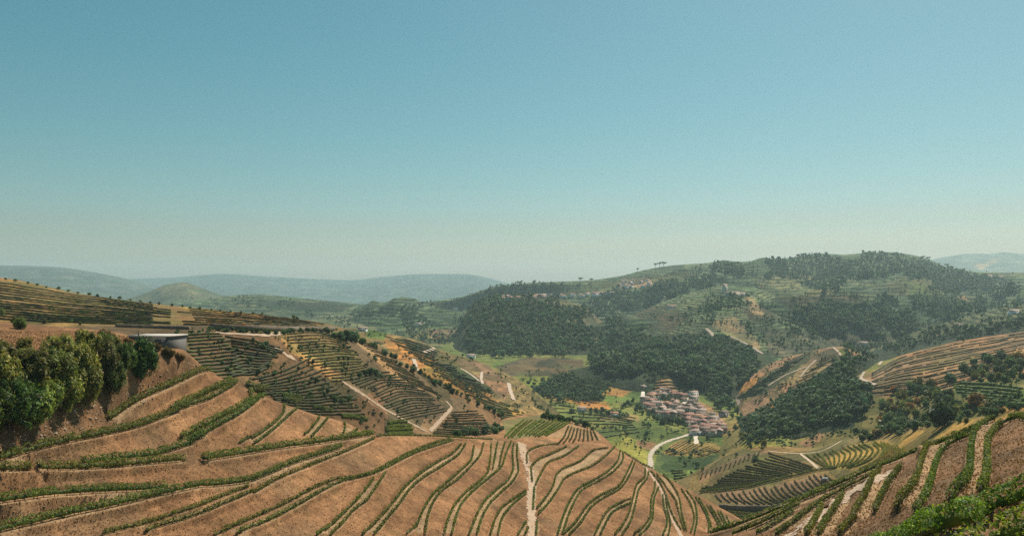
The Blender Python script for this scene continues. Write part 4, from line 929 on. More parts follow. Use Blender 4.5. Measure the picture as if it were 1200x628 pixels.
strip('village_lane', [(797, 476), (804, 470), (812, 464)], 4.5, ['valley_floor', 'village_knoll'], (0.62, 0.52, 0.42), 0.4)
orr = ['orange_ridge']
for p, w_ in (([(485, 421), (487, 428), (489, 436)], 6), ([(497, 444), (498, 452), (497, 462)], 5), ([(497, 413), (503, 411), (509, 408)], 6), ([(596, 449), (598, 458), (602, 469)], 6), ([(565, 436), (564, 444), (566, 450)], 4), ([(540, 432), (553, 440), (562, 447)], 3.5)):
    strip('hill_road', p, w_ * 0.66, orr, (0.46, 0.35, 0.26), 0.5)
strip('hill_road', [(523, 470), (529, 478), (524, 484), (516, 493), (504, 505)], 1.5, [wh], TRK, 0.25)
strip('hill_road', [(400, 446), (410, 453), (425, 462), (445, 476), (470, 490), (500, 506)], 1.7, [wh], (0.36, 0.25, 0.16), 0.25)
strip('hill_road', [(322, 408), (332, 413), (338, 418), (345, 420)], 2.4, [wh], TRK, 0.25)
strip('hill_road', [(252, 390), (285, 392), (310, 393), (330, 390)], 3.0, [wh], (0.42, 0.3, 0.2), 0.25)
for p, w_ in (([(828, 385), (832, 389), (836, 394)], 9), ([(857, 395), (868, 400), (880, 406), (894, 415)], 8)):
    strip('hill_road', p, w_ * 0.6, ['terraced_ridge'], (0.36, 0.28, 0.2), 0.8)
for p, w_ in (([(863, 443), (861, 456), (866, 474)], 5), ([(956, 422), (945, 433), (938, 442)], 5), ([(976, 407), (981, 411), (986, 417)], 5), ([(900, 452), (920, 440), (945, 430)], 4)):
    strip('hill_road', p, w_ * 0.6, ['small_spur'], (0.40, 0.29, 0.2), 0.5)
for p, w_ in (([(1038, 418), (1034, 423), (1030, 428)], 5), ([(1013, 436), (1009, 443), (1016, 447), (1026, 451)], 5)):
    strip('hill_road', p, w_ * 0.6, ['east_wood_slope'], (0.44, 0.34, 0.25), 0.5)
strip('vineyard_path', z(7, (588, 148), (640, 188), (697, 238)), 1.6, [am], (0.5, 0.38, 0.26), 0.2)
strip('vineyard_path', z(7, (395, 130), (480, 140), (580, 146), (690, 138), (800, 88), (830, 70)), 2.2, [am], (0.48, 0.35, 0.22), 0.2)

# ------------------------------------------------------------------ trees
TG = np.array([(0.062, 0.118, 0.048), (0.082, 0.145, 0.054), (0.046, 0.092, 0.042), (0.115, 0.155, 0.056)])
def crown(mb, r, rx, rz, zc, n_cl, per, size, pal, droop=0.0, tops=1.12, core=True):
    """leaf clumps spread through an ellipsoid"""
    cl = r.normal(size=(n_cl, 3)); cl /= np.linalg.norm(cl, axis=1)[:, None]
    cl *= (r.random((n_cl, 1)) ** 0.45) * 0.72
    for k in range(n_cl):
        c0 = cl[k] * np.array([rx, rx, rz]) + np.array([0, 0, zc])
        s = (0.34 + 0.2 * r.random()) * min(rx, rz * 1.2)
        d = r.normal(size=(per, 3)); d /= np.linalg.norm(d, axis=1)[:, None]
        C = c0 + d * s * (0.7 + 0.4 * r.random((per, 1))) * np.array([1.1, 1.1, 0.85])
        t = 0.8 + 0.4 * r.random()
        cards(mb, C, d + np.array([0, 0, 0.25]), size, pal, r, t)
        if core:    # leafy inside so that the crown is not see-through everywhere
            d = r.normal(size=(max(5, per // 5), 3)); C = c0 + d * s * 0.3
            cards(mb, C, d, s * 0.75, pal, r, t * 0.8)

def trunk(mb, r, h, rad, limbs=3, spread=0.3, c=(0.09, 0.065, 0.045)):
    mb.tube([(0, 0, -0.5), (r.normal() * 0.03 * h, r.normal() * 0.03 * h, h * 0.45), (r.normal() * .05 * h, r.normal() * .05 * h, h)], [rad, rad * 0.75, rad * 0.3], 6, c)
    for k in range(limbs):
        a = r.random() * 6.28; z0 = h * (0.4 + 0.3 * r.random())
        mb.tube([(0, 0, z0), (math.cos(a) * spread * h * .5, math.sin(a) * spread * h * .5, z0 + h * .2), (math.cos(a) * spread * h, math.sin(a) * spread * h, z0 + h * .32)], [rad * .45, rad * .3, rad * .12], 5, c)

def tree_meshes(kind, seed, fine):
    """unit: height about 10 m; returns trunk mesh, crown mesh"""
    r = np.random.default_rng(seed); t = MB(); c = MB()
    q = {'far': (9, 13, 0.95), 'mid': (18, 42, 0.5)}[fine]
    if kind == 'broad':
        trunk(t, r, 5.5, 0.28); crown(c, r, 4.1, 4.9, 5.0, q[0] + 5, q[1], q[2], TG * 1.05)
    elif kind == 'tall':
        trunk(t, r, 8.0, 0.25, 4, 0.15); crown(c, r, 2.2, 4.9, 6.4, q[0] + 2, q[1], q[2] * 0.9, TG * 0.9)
    elif kind == 'olive':
        trunk(t, r, 4.5, 0.3, 4, 0.4); crown(c, r, 4.8, 4.0, 5.4, q[0] + 4, q[1], q[2], TG * 1.25 + 0.012)
    elif kind == 'pine':      # bare stem, flat top
        trunk(t, r, 8.2, 0.25, 4, 0.3); crown(c, r, 4.2, 1.7, 8.6, q[0], q[1], q[2], TG * 0.8)
    elif kind == 'bush':
        trunk(t, r, 3.5, 0.3, 4, 0.5); crown(c, r, 5.4, 4.9, 4.2, q[0] + 6, q[1], q[2] * 1.1, TG * 1.1)
    elif kind == 'autumn':
        trunk(t, r, 5.5, 0.28); crown(c, r, 4.3, 4.8, 4.8, q[0] + 5, q[1], q[2], np.array([(0.27, 0.14, 0.035), (0.20, 0.13, 0.035), (0.32, 0.15, 0.035)]))
    elif kind == 'lime':
        trunk(t, r, 5.0, 0.28); crown(c, r, 4.4, 4.8, 4.7, q[0] + 5, q[1], q[2], np.array([(0.17, 0.18, 0.035), (0.13, 0.16, 0.03), (0.22, 0.20, 0.04)]))
    return t.mesh('trunk', [M_BARK]), c.mesh('crown', [M_TREE])
LIB = {}
def lib(kind, v, fine):
    k = (kind, v, fine)
    if k not in LIB: LIB[k] = tree_meshes(kind, hash(kind) % 1 + 31 * v + len(kind) * 7 + 3, fine)
    return LIB[k]

def tree(pos, height, kind, label, group=None, fine='mid', cat='tree', name=None, wide=1.0):
    t, c = lib(kind, random.randrange(4), fine)
    o = obj(name or {'olive': 'olive_tree', 'pine': 'pine_tree', 'bush': 'shrub'}.get(kind, 'tree'), None, label=label, cat=cat, group=group, loc=pos)
    s = height / 10.0
    o.scale = (s * wide, s * wide, s); o.rotation_euler = (0, 0, random.random() * 6.28)
    obj('trunk', t, o); obj('crown', c, o)
    return o

def tree_at(px, py, hpx, kind, label, group=None, hills=None, **kw):
    """foot at a photo pixel, height in photo pixels"""
    p, k = cast(px, py, hills)
    if p is None: return
    return tree(p, hpx * p[1] / F, kind, label, group, fine='mid' if hpx > 9 else 'far', **kw)

# --- woods that read as one mass: points, each carrying one of ten tree shapes
def lib_join(kind, v):
    r = np.random.default_rng(500 + 13 * v + len(kind)); mb = MB()
    t, c = {'broad': (3.5, 3.9), 'tall': (2.2, 4.9), 'bush': (4.4, 3.6)}[kind]
    trunk(mb, r, 6.0, 0.25, 2, 0.2); crown(mb, r, t, c, 10 - c - 0.2, 10, 15, 0.85, TG * (0.95 if kind == 'tall' else 1.05))
    o = bpy.data.objects.new('tree_shape', mb.mesh('tree_shape', [M_TREE])); return o
SHAPES = [lib_join(k, v) for k, v in (('broad', 0), ('broad', 1), ('broad', 2), ('tall', 0), ('tall', 1), ('tall', 2), ('bush', 0), ('bush', 1))]

def wood(name, label, spots):
    """spots: array of x, y, z, height, shape"""
    s = np.array(spots)
    me = bpy.data.meshes.new(name); me.vertices.add(len(s)); me.vertices.foreach_set('co', s[:, :3].astype(np.float32).ravel())
    for nm, v in (('size', s[:, 3] / 10), ('turn', rng.random(len(s)) * 6.28)):
        a = me.attributes.new(nm, 'FLOAT', 'POINT'); a.data.foreach_set('value', v.astype(np.float32))
    a = me.attributes.new('shape', 'INT', 'POINT'); a.data.foreach_set('value', s[:, 4].astype(np.int32))
    o = obj(name, me, label=label, cat='woodland', kind='stuff')
    ng = bpy.data.node_groups.new(name, 'GeometryNodeTree')
    ng.interface.new_socket('Geometry', in_out='INPUT', socket_type='NodeSocketGeometry'); ng.interface.new_socket('Geometry', in_out='OUTPUT', socket_type='NodeSocketGeometry')
    n, l = ng.nodes, ng.links
    gi, go = n.new('NodeGroupInput'), n.new('NodeGroupOutput')
    def att(nm, ty):
        x = n.new('GeometryNodeInputNamedAttribute'); x.data_type = ty; x.inputs[0].default_value = nm; return x.outputs[0]
    sz, tu, sh = att('size', 'FLOAT'), att('turn', 'FLOAT'), att('shape', 'INT')
    rot = n.new('ShaderNodeCombineXYZ'); l.new(tu, rot.inputs[2])
    join = n.new('GeometryNodeJoinGeometry')
    for k, so in enumerate(SHAPES):
        oi = n.new('GeometryNodeObjectInfo'); oi.inputs[0].default_value = so; oi.inputs['As Instance'].default_value = True
        cmp_ = n.new('FunctionNodeCompare'); cmp_.data_type = 'INT'; cmp_.operation = 'EQUAL'; l.new(sh, cmp_.inputs[2]); cmp_.inputs[3].default_value = k
        ip = n.new('GeometryNodeInstanceOnPoints'); l.new(gi.outputs[0], ip.inputs['Points']); l.new(cmp_.outputs[0], ip.inputs['Selection']); l.new(oi.outputs['Geometry'], ip.inputs['Instance'])
        l.new(rot.outputs[0], ip.inputs['Rotation']); l.new(sz, ip.inputs['Scale']); l.new(ip.outputs[0], join.inputs[0])
    l.new(join.outputs[0], go.inputs[0])
    md = o.modifiers.new('trees', 'NODES'); md.node_group = ng
    return o

def scatter(poly, n, hills, hm, shapes, thin=0.0, sc_=0.05, seed=1):
    """tree spots inside a photo outline; hm = height range in metres; thin = how much of it is open"""
    poly = np.array(poly, float); lo, hi = poly.min(0), poly.max(0); out = []
    tries = 0
    while len(out) < n and tries < n * 12:
        tries += 1
        x, y = rng.uniform(lo[0], hi[0]), rng.uniform(lo[1], hi[1])
        jx, jy = x + 13 * (vnoise(x * .12, y * .2, 9) - .5) + 3 * rng.normal(), y + 8 * (vnoise(x * .1 + 5, y * .2, 8) - .5) + 1.5 * rng.normal()
        if not inside(poly, np.array(jx), np.array(jy)): continue
        if thin and vnoise(x * sc_, y * sc_ * 1.8, seed) < thin: continue
        if CLEAR_A is not None and (np.abs(CLEAR_A - np.array([x, y])) < np.array([4.5, 5.0])).all(1).any(): continue
        p, k = cast(x, y, None)
        if p is None or (hills and k not in hills): continue
        h = rng.uniform(hm[0] * 0.7, hm[1] * 1.05) * (0.75 + 0.5 * vnoise(x * 0.06, y * 0.1, 21))
        out.append((p[0], p[1], p[2], h, shapes[rng.integers(0, len(shapes))]))
    return out
CLEAR_A = np.array(CLEAR_PX)
BR, TA, BU, AL = (0, 1, 2, 6), (3, 4, 5, 3, 0), (6, 7), (0, 1, 2, 3, 4, 5, 6, 7)
wood('conifer_wood', 'dark dense wood covering the rounded hill left of the centre', scatter([(538, 364), (565, 351), (600, 349), (645, 351), (672, 364), (684, 385), (704, 393), (692, 408), (640, 419), (590, 420), (552, 417), (545, 395)], 1500, ['wooded_hill', 'great_hill', 'terraced_ridge', 'valley_floor'], (9, 14), AL)
     + scatter([(640, 350), (690, 358), (716, 382), (705, 396), (680, 388)], 160, ['wooded_hill', 'great_hill'], (7, 10), AL, 0.35))
wood('skyline_wood', 'dark wood patch on the skyline above the far hamlet', scatter([(558, 345), (575, 338), (600, 333), (662, 332), (652, 345), (610, 349), (575, 351)], 420, ['great_hill', 'wooded_hill'], (8, 12), AL))
wood('valley_wood', 'broad dark wood filling the slopes behind the village', scatter([(690, 425), (700, 402), (730, 392), (760, 396), (790, 400), (830, 391), (852, 396), (880, 410), (892, 428), (872, 450), (848, 470), (870, 490), (845, 478), (815, 452), (783, 437), (740, 441), (692, 438)], 1700, None, (9, 14), AL, 0.1, 0.08)
     + scatter([(612, 461), (650, 443), (682, 439), (716, 449), (706, 471), (670, 472), (640, 468)], 420, ['valley_floor'], (5, 8), BU + BR))
wood('ravine_wood', 'dark wood in the ravine on the great hill', scatter([(692, 347), (740, 342), (800, 329), (838, 322), (850, 330), (820, 340), (785, 352), (742, 364), (712, 362)], 800, ['great_hill'], (8, 13), AL, 0.15, 0.08)
     + scatter([(690, 352), (705, 372), (712, 392), (724, 394), (730, 372), (716, 354)], 120, None, (7, 11), AL, 0.3))
wood('ridge_wood', 'dark wood along the top of the great hill', scatter([(815, 314), (850, 306), (900, 305), (960, 298), (1000, 298), (1040, 297), (1090, 307), (1130, 319), (1190, 330), (1190, 345), (1120, 340), (1080, 345), (1040, 340), (1020, 347), (990, 335), (960, 341), (930, 327), (880, 326), (840, 320)], 2100, ['great_hill'], (9, 14), AL, 0.32, 0.035, 4))
wood('slope_wood', 'scattered dark woods on the lower face of the great hill', scatter([(930, 352), (960, 352), (1000, 360), (1040, 348), (1100, 350), (1140, 358), (1120, 372), (1080, 378), (1050, 395), (1000, 398), (960, 378), (935, 366)], 1100, None, (8, 13), AL, 0.3, 0.05, 6)
     + scatter([(900, 375), (960, 372), (1010, 390), (1000, 400), (930, 395)], 160, None, (7, 11), AL, 0.45) + scatter([(1100, 330), (1200, 335), (1200, 356), (1140, 368), (1080, 385), (1090, 360)], 420, None, (8, 12), AL, 0.4, 0.06, 3)
     + scatter([(740, 395), (830, 345), (900, 350), (960, 385), (890, 395), (830, 375)], 200, ['terraced_ridge'], (5, 9), BU + BR, 0.55, 0.07, 8))
wood('hill_scrub', 'dots of scrub and small trees over the far terraces', scatter([(440, 362), (560, 345), (700, 330), (860, 308), (1040, 300), (1200, 322), (1200, 420), (1000, 420), (880, 412), (700, 400), (560, 410), (440, 398)], 2600, ['great_hill', 'terraced_ridge', 'rolling_hills', 'east_slope'], (3, 7), AL, 0.42, 0.09, 12))
wood('valley_scrub', 'dots of bushes along the field edges and banks of the valley', scatter([(420, 386), (520, 412), (600, 440), (680, 425), (700, 440), (900, 520), (880, 560), (700, 520), (600, 490), (500, 450)], 900, ['orange_ridge', 'valley_floor', 'village_knoll'], (1.5, 4), BU, 0.5, 0.13, 31)
     + scatter([(830, 545), (870, 515), (1000, 500), (1060, 480), (1200, 440), (1200, 480), (1050, 512), (900, 530)], 380, ['east_wood_slope', 'amphitheatre'], (1.2, 3.5), BU, 0.45, 0.1, 33) + scatter([(862, 470), (900, 428), (985, 406), (1000, 420), (940, 450), (880, 478)], 160, ['small_spur'], (1.5, 4), BU, 0.4, 0.1, 35)
     + scatter([(200, 385), (400, 390), (520, 465), (600, 500), (480, 512), (300, 470)], 500, ['west_hill'], (0.8, 2.2), BU, 0.5, 0.12, 36))
wood('far_groves', 'small scattered groves on the low hills left of centre', scatter([(180, 345), (260, 346), (440, 360), (560, 355), (560, 410), (440, 398), (380, 375), (280, 358)], 620, ['rolling_hills', 'conical_hill', 'great_hill'], (6, 11), AL, 0.5, 0.05, 2))
wood('east_wood', 'dark wood running down the right-hand valley side', scatter([(985, 412), (1040, 404), (1062, 404), (1022, 420), (1003, 435), (1003, 448), (1024, 463), (1020, 478), (1000, 498), (960, 499), (930, 511), (895, 518), (868, 508), (870, 495), (900, 482), (940, 460), (970, 440)], 900, ['east_wood_slope', 'small_spur', 'great_hill', 'east_slope', 'valley_floor', 'terraced_ridge'], (6, 10), AL, 0.06, 0.1)
     + scatter([(872, 498), (905, 478), (940, 458), (985, 432), (1003, 424), (980, 460), (920, 492), (890, 505)], 360, ['east_wood_slope', 'small_spur', 'valley_floor'], (5, 9), AL)
     + scatter([(1030, 420), (1060, 408), (1120, 396), (1200, 382), (1210, 374), (1120, 386), (1060, 398)], 220, None, (9, 13), TA))

# --- broom shrubs on the left bank
SG = np.array([(0.135, 0.185, 0.042), (0.175, 0.22, 0.048), (0.105, 0.15, 0.038), (0.23, 0.225, 0.058)])
def broom_mesh(seed, pal):
    r = np.random.default_rng(seed); t = MB(); c = MB()
    for k in range(6):
        a = r.random() * 6.28
        t.tube([(0, 0, -0.4), (math.cos(a) * 0.8, math.sin(a) * 0.8, 1.6), (math.cos(a) * 1.7, math.sin(a) * 1.7, 3.6)], [0.12, 0.08, 0.03], 5)
    n_cl = 46
    cl = r.normal(size=(n_cl, 3)); cl /= np.linalg.norm(cl, axis=1)[:, None]; cl *= r.random((n_cl, 1)) ** 0.4
    for k in range(n_cl):
        c0 = np.array([cl[k, 0] * 2.3, cl[k, 1] * 2.3, 2.75 + cl[k, 2] * 2.2])
        s = 0.55 + 0.45 * r.random(); per = 120
        d = r.normal(size=(per, 3)); d /= np.linalg.norm(d, axis=1)[:, None]
        C = c0 + d * s * (0.5 + 0.6 * r.random((per, 1))) * np.array([0.75, 0.75, 1.7])
        up = np.tile(np.array([cl[k, 0] * 0.5, cl[k, 1] * 0.5, 1.0]), (per, 1))
        cards(c, C, d, 0.13, pal, r, 0.75 + 0.55 * r.random(), 1.9, up)
        d = r.normal(size=(22, 3)); cards(c, c0 + d * s * 0.25, d, 0.36, pal, r, 0.6)
    return t.mesh('stems', [M_BARK]), c.mesh('foliage', [M_TREE])
BROOM = [broom_mesh(s, SG * np.array(f)) for s, f in ((1, (1, 1, 1)), (2, (1.12, 1.0, 1.0)), (3, (0.85, 1.0, 0.95)), (4, (1.25, 1.02, 0.9)), (5, (0.75, 1.0, 1.0)))]
def broom(px, py, h, wide, v, label):
    p, _ = cast(px, py, [cs])
    if p is None: return
    o = obj('broom_shrub', None, label=label, cat='shrub', group='broom shrubs on the left bank', loc=p)
    s = h / 5.2; o.scale = (s * wide, s * wide, s); o.rotation_euler = (0, 0, random.random() * 6.28)
    obj('stems', BROOM[v][0], o); obj('foliage', BROOM[v][1], o)
for k, (x, y, h, w_, v) in enumerate([(-24, 512, 8.2, 1.15, 0), (12, 505, 8.4, 1.1, 2), (42, 497, 8.0, 1.05, 0), (72, 482, 7.4, 1.0, 3), (100, 472, 7.4, 1.0, 1), (128, 460, 6.8, 0.95, 0)]):
    broom(x, y, h, w_, v, '%s big green broom shrub from the left along the foot of the bank' % ordinal(k))
for k, (x, y, h, w_, v) in enumerate([(-10, 468, 7.4, 1.15, 1), (28, 463, 7.4, 1.15, 3), (62, 456, 7.2, 1.15, 1), (92, 450, 7.0, 1.1, 3), (118, 440, 6.8, 1.1, 1), (142, 440, 6.6, 0.9, 2)]):
    broom(x, y, h, w_, v, '%s olive green broom shrub from the left in the middle of the bank' % ordinal(k))
broom(165, 443, 8.6, 0.86, 4, 'dark green rounded shrub at the right end of the broom thicket')
for k, (x, y, h, w_, v) in enumerate([(0, 432, 4.6, 1.2, 1), (34, 430, 5.0, 1.2, 3), (70, 426, 5.4, 1.2, 1), (100, 422, 5.6, 1.2, 3), (124, 420, 5.2, 1.1, 1)]):
    broom(x, y, h, w_, v, '%s low olive shrub from the left on top of the bank' % ordinal(k))
DRYP = np.array([(0.22, 0.12, 0.04), (0.16, 0.12, 0.04), (0.27, 0.15, 0.06), (0.10, 0.10, 0.03)])
DRYB = broom_mesh(9, DRYP)
for k, (x, y, h, w_) in enumerate([(98, 400, 2.6, 1.5), (124, 402, 3.0, 1.3), (180, 414, 2.6, 1.3), (197, 420, 2.6, 1.2), (210, 424, 2.2, 1.2), (150, 405, 1.8, 1.3), (60, 402, 1.5, 1.4)]):
    p, _ = cast(x, y, [cs])
    if p is None: continue
    o = obj('dry_shrub', None, label='%s russet dry shrub near the concrete tank' % ordinal(k), cat='shrub', group='dry shrubs near the tank', loc=p)
    s = h / 5.2; o.scale = (s * w_, s * w_, s); obj('stems', DRYB[0], o); obj('foliage', DRYB[1], o)
for k, (x, y, h, w_, v) in enumerate([(2, 370, 3.2, 1.0, 0), (24, 385, 2.6, 1.3, 4), (16, 378, 1.6, 1.2, 3), (52, 379, 2.0, 1.2, 3), (38, 372, 1.7, 1.3, 1), (84, 378, 1.4, 1.3, 4), (94, 381, 1.4, 1.0, 0)]):
    p, _ = cast(x, y, [cs, wh])
    if p is None: continue
    o = obj('scrub_bush', None, label='%s scrubby bush from the left on the dry top of the bank' % ordinal(k), cat='bush', group='bushes on the dry bank top', loc=p)
    s = h / 5.2; o.scale = (s * w_, s * w_, s); obj('stems', BROOM[v][0], o); obj('foliage', BROOM[v][1], o)

# --- loose stones and dry weeds on the bare banks
def debris(name, label, cat, spots, size, pal, flat=0.6):
    mb = MB()
    base = np.array([(1, 0, 0), (0, 1, 0), (-1, 0, 0), (0, -1, 0), (0.2, 0.1, 0.9), (0, 0, -0.8)])
    T = [(0, 1, 4), (1, 2, 4), (2, 3, 4), (3, 0, 4), (1, 0, 5), (2, 1, 5), (3, 2, 5), (0, 3, 5)]
    for p in spots:
        s = size * (0.4 + 1.2 * rng.random() ** 2); a = rng.random() * 6.28
        V = base * (0.7 + 0.6 * rng.random((6, 1))) * np.array([1, 0.8, flat]) * s
        V = np.stack([V[:, 0] * math.cos(a) - V[:, 1] * math.sin(a), V[:, 0] * math.sin(a) + V[:, 1] * math.cos(a), V[:, 2]], -1) + p
        mb.add(V, None, T, pal[rng.integers(0, len(pal))] * (0.7 + 0.6 * rng.random()))
    return obj(name, mb.mesh(name, [M_STONE]), label=label, cat=cat, kind='stuff')
def spots_in(poly, n, hills):
    poly = np.array(poly, float); lo, hi = poly.min(0), poly.max(0); out = []
    while len(out) < n:
        x, y = rng.uniform(lo[0], hi[0]), rng.uniform(lo[1], hi[1])
        if inside(poly, np.array(x), np.array(y)):
            p, _ = cast(x, y, hills)
            if p is not None: out.append(p)
            else: n -= 1
    return out
STP = np.array([(0.42, 0.30, 0.20), (0.34, 0.22, 0.14), (0.5, 0.4, 0.3), (0.25, 0.15, 0.09)])
debris('loose_stones', 'pale loose stones on the eroded bank under the broom shrubs', 'stones', spots_in([(0, 505), (60, 490), (110, 470), (180, 440), (215, 415), (235, 430), (180, 468), (130, 492), (40, 520), (0, 530)], 520, [cs]), 0.28, STP)
def tufts(name, label, polys, size, pal):
    mb = MB(); r = np.random.default_rng(77)
    C = np.array([p for poly, n, hl in polys for p in spots_in(poly, n, hl)])
    k = 4
    Cn = np.repeat(C, k, 0) + r.normal(size=(len(C) * k, 3)) * np.array([0.12, 0.12, 0.03]) * (size / 0.2)
    N = r.normal(size=Cn.shape); N[:, 2] *= 0.3
    Cn[:, 2] += size * 0.6
    cards(mb, Cn, N, size, pal, r, None, 1.3, np.tile(np.array([0, 0, 1.0]), (len(Cn), 1)))
    obj(name, mb.mesh(name, [M_LEAF]), label=label, cat='weeds', kind='stuff')
CLOD = np.array([(0.30, 0.17, 0.09), (0.20, 0.11, 0.055), (0.36, 0.23, 0.13), (0.14, 0.085, 0.045)])
BANK = [(0, 628), (0, 515), (130, 480), (240, 440), (300, 462), (430, 512), (650, 515), (760, 560), (850, 610), (850, 628)]
debris('earth_clods', 'brown clods and small stones strewn over the central bare banks', 'clods', spots_in(BANK, 6500, [cs]), 0.15, CLOD, 0.7)
debris('earth_clods', 'brown clods and small stones strewn over the right-hand bare banks', 'clods', spots_in([(890, 628), (1000, 570), (1150, 500), (1200, 495), (1200, 600), (1080, 628)], 3000, [es]), 0.10, CLOD, 0.7)
STRAW = np.array([(0.26, 0.16, 0.075), (0.20, 0.12, 0.055), (0.15, 0.11, 0.04), (0.31, 0.20, 0.10)])
tufts('dry_weeds', 'dry straw-coloured weeds tufting the bare vineyard banks', [([(0, 628), (0, 500), (215, 415), (300, 462), (430, 512), (650, 515), (760, 560), (850, 610), (850, 628)], 9000, [cs]), ([(0, 388), (110, 388), (200, 402), (150, 406), (0, 412)], 2600, [cs]), ([(890, 628), (1000, 570), (1150, 500), (1200, 495), (1200, 600), (1080, 628)], 3600, [es])], 0.10, STRAW)

# --- single trees
grp = 'trees on the mixed slope right of the wood'
for k, (x, y, h, kd_, lab, wd) in enumerate([(1113, 448, 14, 'bush', 'round dark tree standing alone above the lush green terraces', 0.95), (1104, 501, 33, 'broad', 'largest dark bushy tree in the middle of the mixed slope', 1.15), (1144, 481, 23, 'autumn', 'round rust-coloured tree beside the lush terraces', 1.1),
        (1131, 440, 16, 'broad', 'dark tree just above the lush terraces, nearest the brown hill', 1.1), (1158, 428, 14, 'broad', 'dark tree on the brown hill left of the orange tree', 1.0), (1174, 424, 15, 'broad', 'dark tree touching the orange tree at the right edge', 1.0), (1193, 424, 14, 'autumn', 'orange tree at the right edge on the brown hill', 1.2)]):
    tree_at(x, y, h, kd_, lab, grp, ['east_wood_slope', 'amphitheatre'], wide=wd)
cnt = {}
mix = [([(1025, 470), (1060, 450), (1110, 455), (1130, 470), (1120, 500), (1060, 510), (1020, 512)], 62, (8, 17)), ([(1130, 425), (1200, 420), (1200, 450), (1125, 448)], 34, (7, 14)), ([(1120, 478), (1200, 478), (1190, 488), (1120, 498)], 26, (7, 13)), ([(1000, 505), (1060, 500), (1050, 512), (1005, 518)], 16, (8, 14)), ([(870, 505), (930, 512), (900, 524), (868, 520)], 14, (6, 11))]
NAMES = {'broad': 'dark green tree', 'bush': 'low bushy tree', 'lime': 'yellow-green tree', 'autumn': 'rust-coloured tree', 'olive': 'grey-green olive tree'}
for zi, (poly, n, hr) in enumerate(mix):
    for p in spots_in(poly, n, ['east_wood_slope', 'amphitheatre']):
        kd_ = random.choice(['broad', 'bush', 'lime', 'lime', 'bush', 'autumn', 'olive', 'lime'])
        hp = random.uniform(*hr)
        where = ('in the thick of the mixed slope', 'on the brown hill near the right edge', 'below the lush terraces', 'at the top of the hollow vineyard', 'beside the fields under the wood')[zi]
        tree(p, hp * p[1] / F, kd_, NAMES[kd_] + ' ' + where, grp + ', ' + NAMES[kd_] + ' ' + where, 'mid')
for k in range(26):
    t = k / 25; x = 8 + t * 300; y = np.interp(x, [0, 100, 200, 300], [326.5, 346, 359, 369])
    tree_at(x + random.uniform(-2, 2), y + 0.6, random.uniform(3.2, 5.5), 'olive', '%s small tree from the left along the crest of the terraced hill' % ordinal(k), 'small trees along the left hill crest', [wh])
for k, (x, y, h, kd_) in enumerate([(392, 398, 10, 'olive'), (399, 401, 14, 'broad'), (406, 401, 17, 'broad'), (412, 400, 15, 'bush'), (418, 402, 12, 'broad'), (425, 404, 10, 'bush'), (344, 374, 6, 'broad'), (348, 375, 5, 'bush')]):
    tree_at(x, y, h, kd_, '%s dark tree from the left in the clump where the ridge drops' % ordinal(k) if k < 6 else ('larger' if k == 6 else 'smaller') + ' of two trees on the skyline left of the clump', 'trees on the ridge shoulder', [wh])
for k in range(34):
    t = k / 33; x = 432 + t * 165; y = np.interp(x, [405, 430, 480, 540, 600], [388, 402, 432, 462, 496])
    tree_at(x + random.uniform(-3, 3), y + random.uniform(0, 3), random.uniform(5, 9), random.choice(['bush', 'broad', 'bush', 'lime']), '%s small tree down the crest line of the middle ridge' % ordinal(k), 'trees along the middle ridge crest', [wh])
for k in range(30):
    x = 246 + k * 5.0; y = np.interp(x, [245, 320, 395], [388, 391, 389])
    tree_at(x + random.uniform(-2, 2), y + random.uniform(-1, 1), random.uniform(4.5, 7.5), random.choice(['bush', 'bush', 'broad']), '%s dark shrub from the left in the hedge line under the orange strip' % ordinal(k), 'shrubs of the long hedge line', [wh], cat='shrub')
for k, (x, y, h) in enumerate([(312, 405, 7), (421, 442, 7), (428, 440, 9), (434, 439, 10), (440, 440, 9), (446, 442, 6), (400, 472, 7), (408, 470, 9), (392, 470, 8)]):
    tree_at(x, y, h, 'bush', '%s dark bush from the left among the middle ridge vineyards' % ordinal(k), 'bushes among the ridge vineyards', [wh], cat='bush')
for k in range(26):
    x = 532 + rng.random() * 60; y = np.interp(x, [530, 560, 595], [513, 510, 506]) - rng.random() * 5
    tree_at(x, y, random.uniform(5, 10), random.choice(['bush', 'olive', 'bush']), 'grey-green scrub bush in the thicket behind the saddle crest', 'scrub thicket behind the saddle', [wh, cs], cat='bush')
for k in range(24):
    x = 636 + k * 2.9; y = np.interp(x, [636, 665, 705], [489, 494, 506])
    tree_at(x, y + random.uniform(-1, 1.5), random.uniform(5, 9), random.choice(['bush', 'broad']), '%s dark bush from the left along the rim of the green knoll' % ordinal(k), 'bushes along the knoll rim', [cs], cat='bush')
for k, (x, y, h) in enumerate([(742, 318, 5), (747, 317.5, 5.5), (768, 312.5, 6), (773, 312, 7), (778, 312, 7.5), (1082, 304, 6), (1088, 306, 7), (1110, 314, 7), (1116, 316, 6), (693, 330, 6), (680, 330, 7)]):
    tree_at(x, y + 1.6, h * 0.9, 'pine', '%s flat-topped pine from the left on the great skyline' % ordinal(k), 'pines on the skyline', ['great_hill'], wide=1.5)
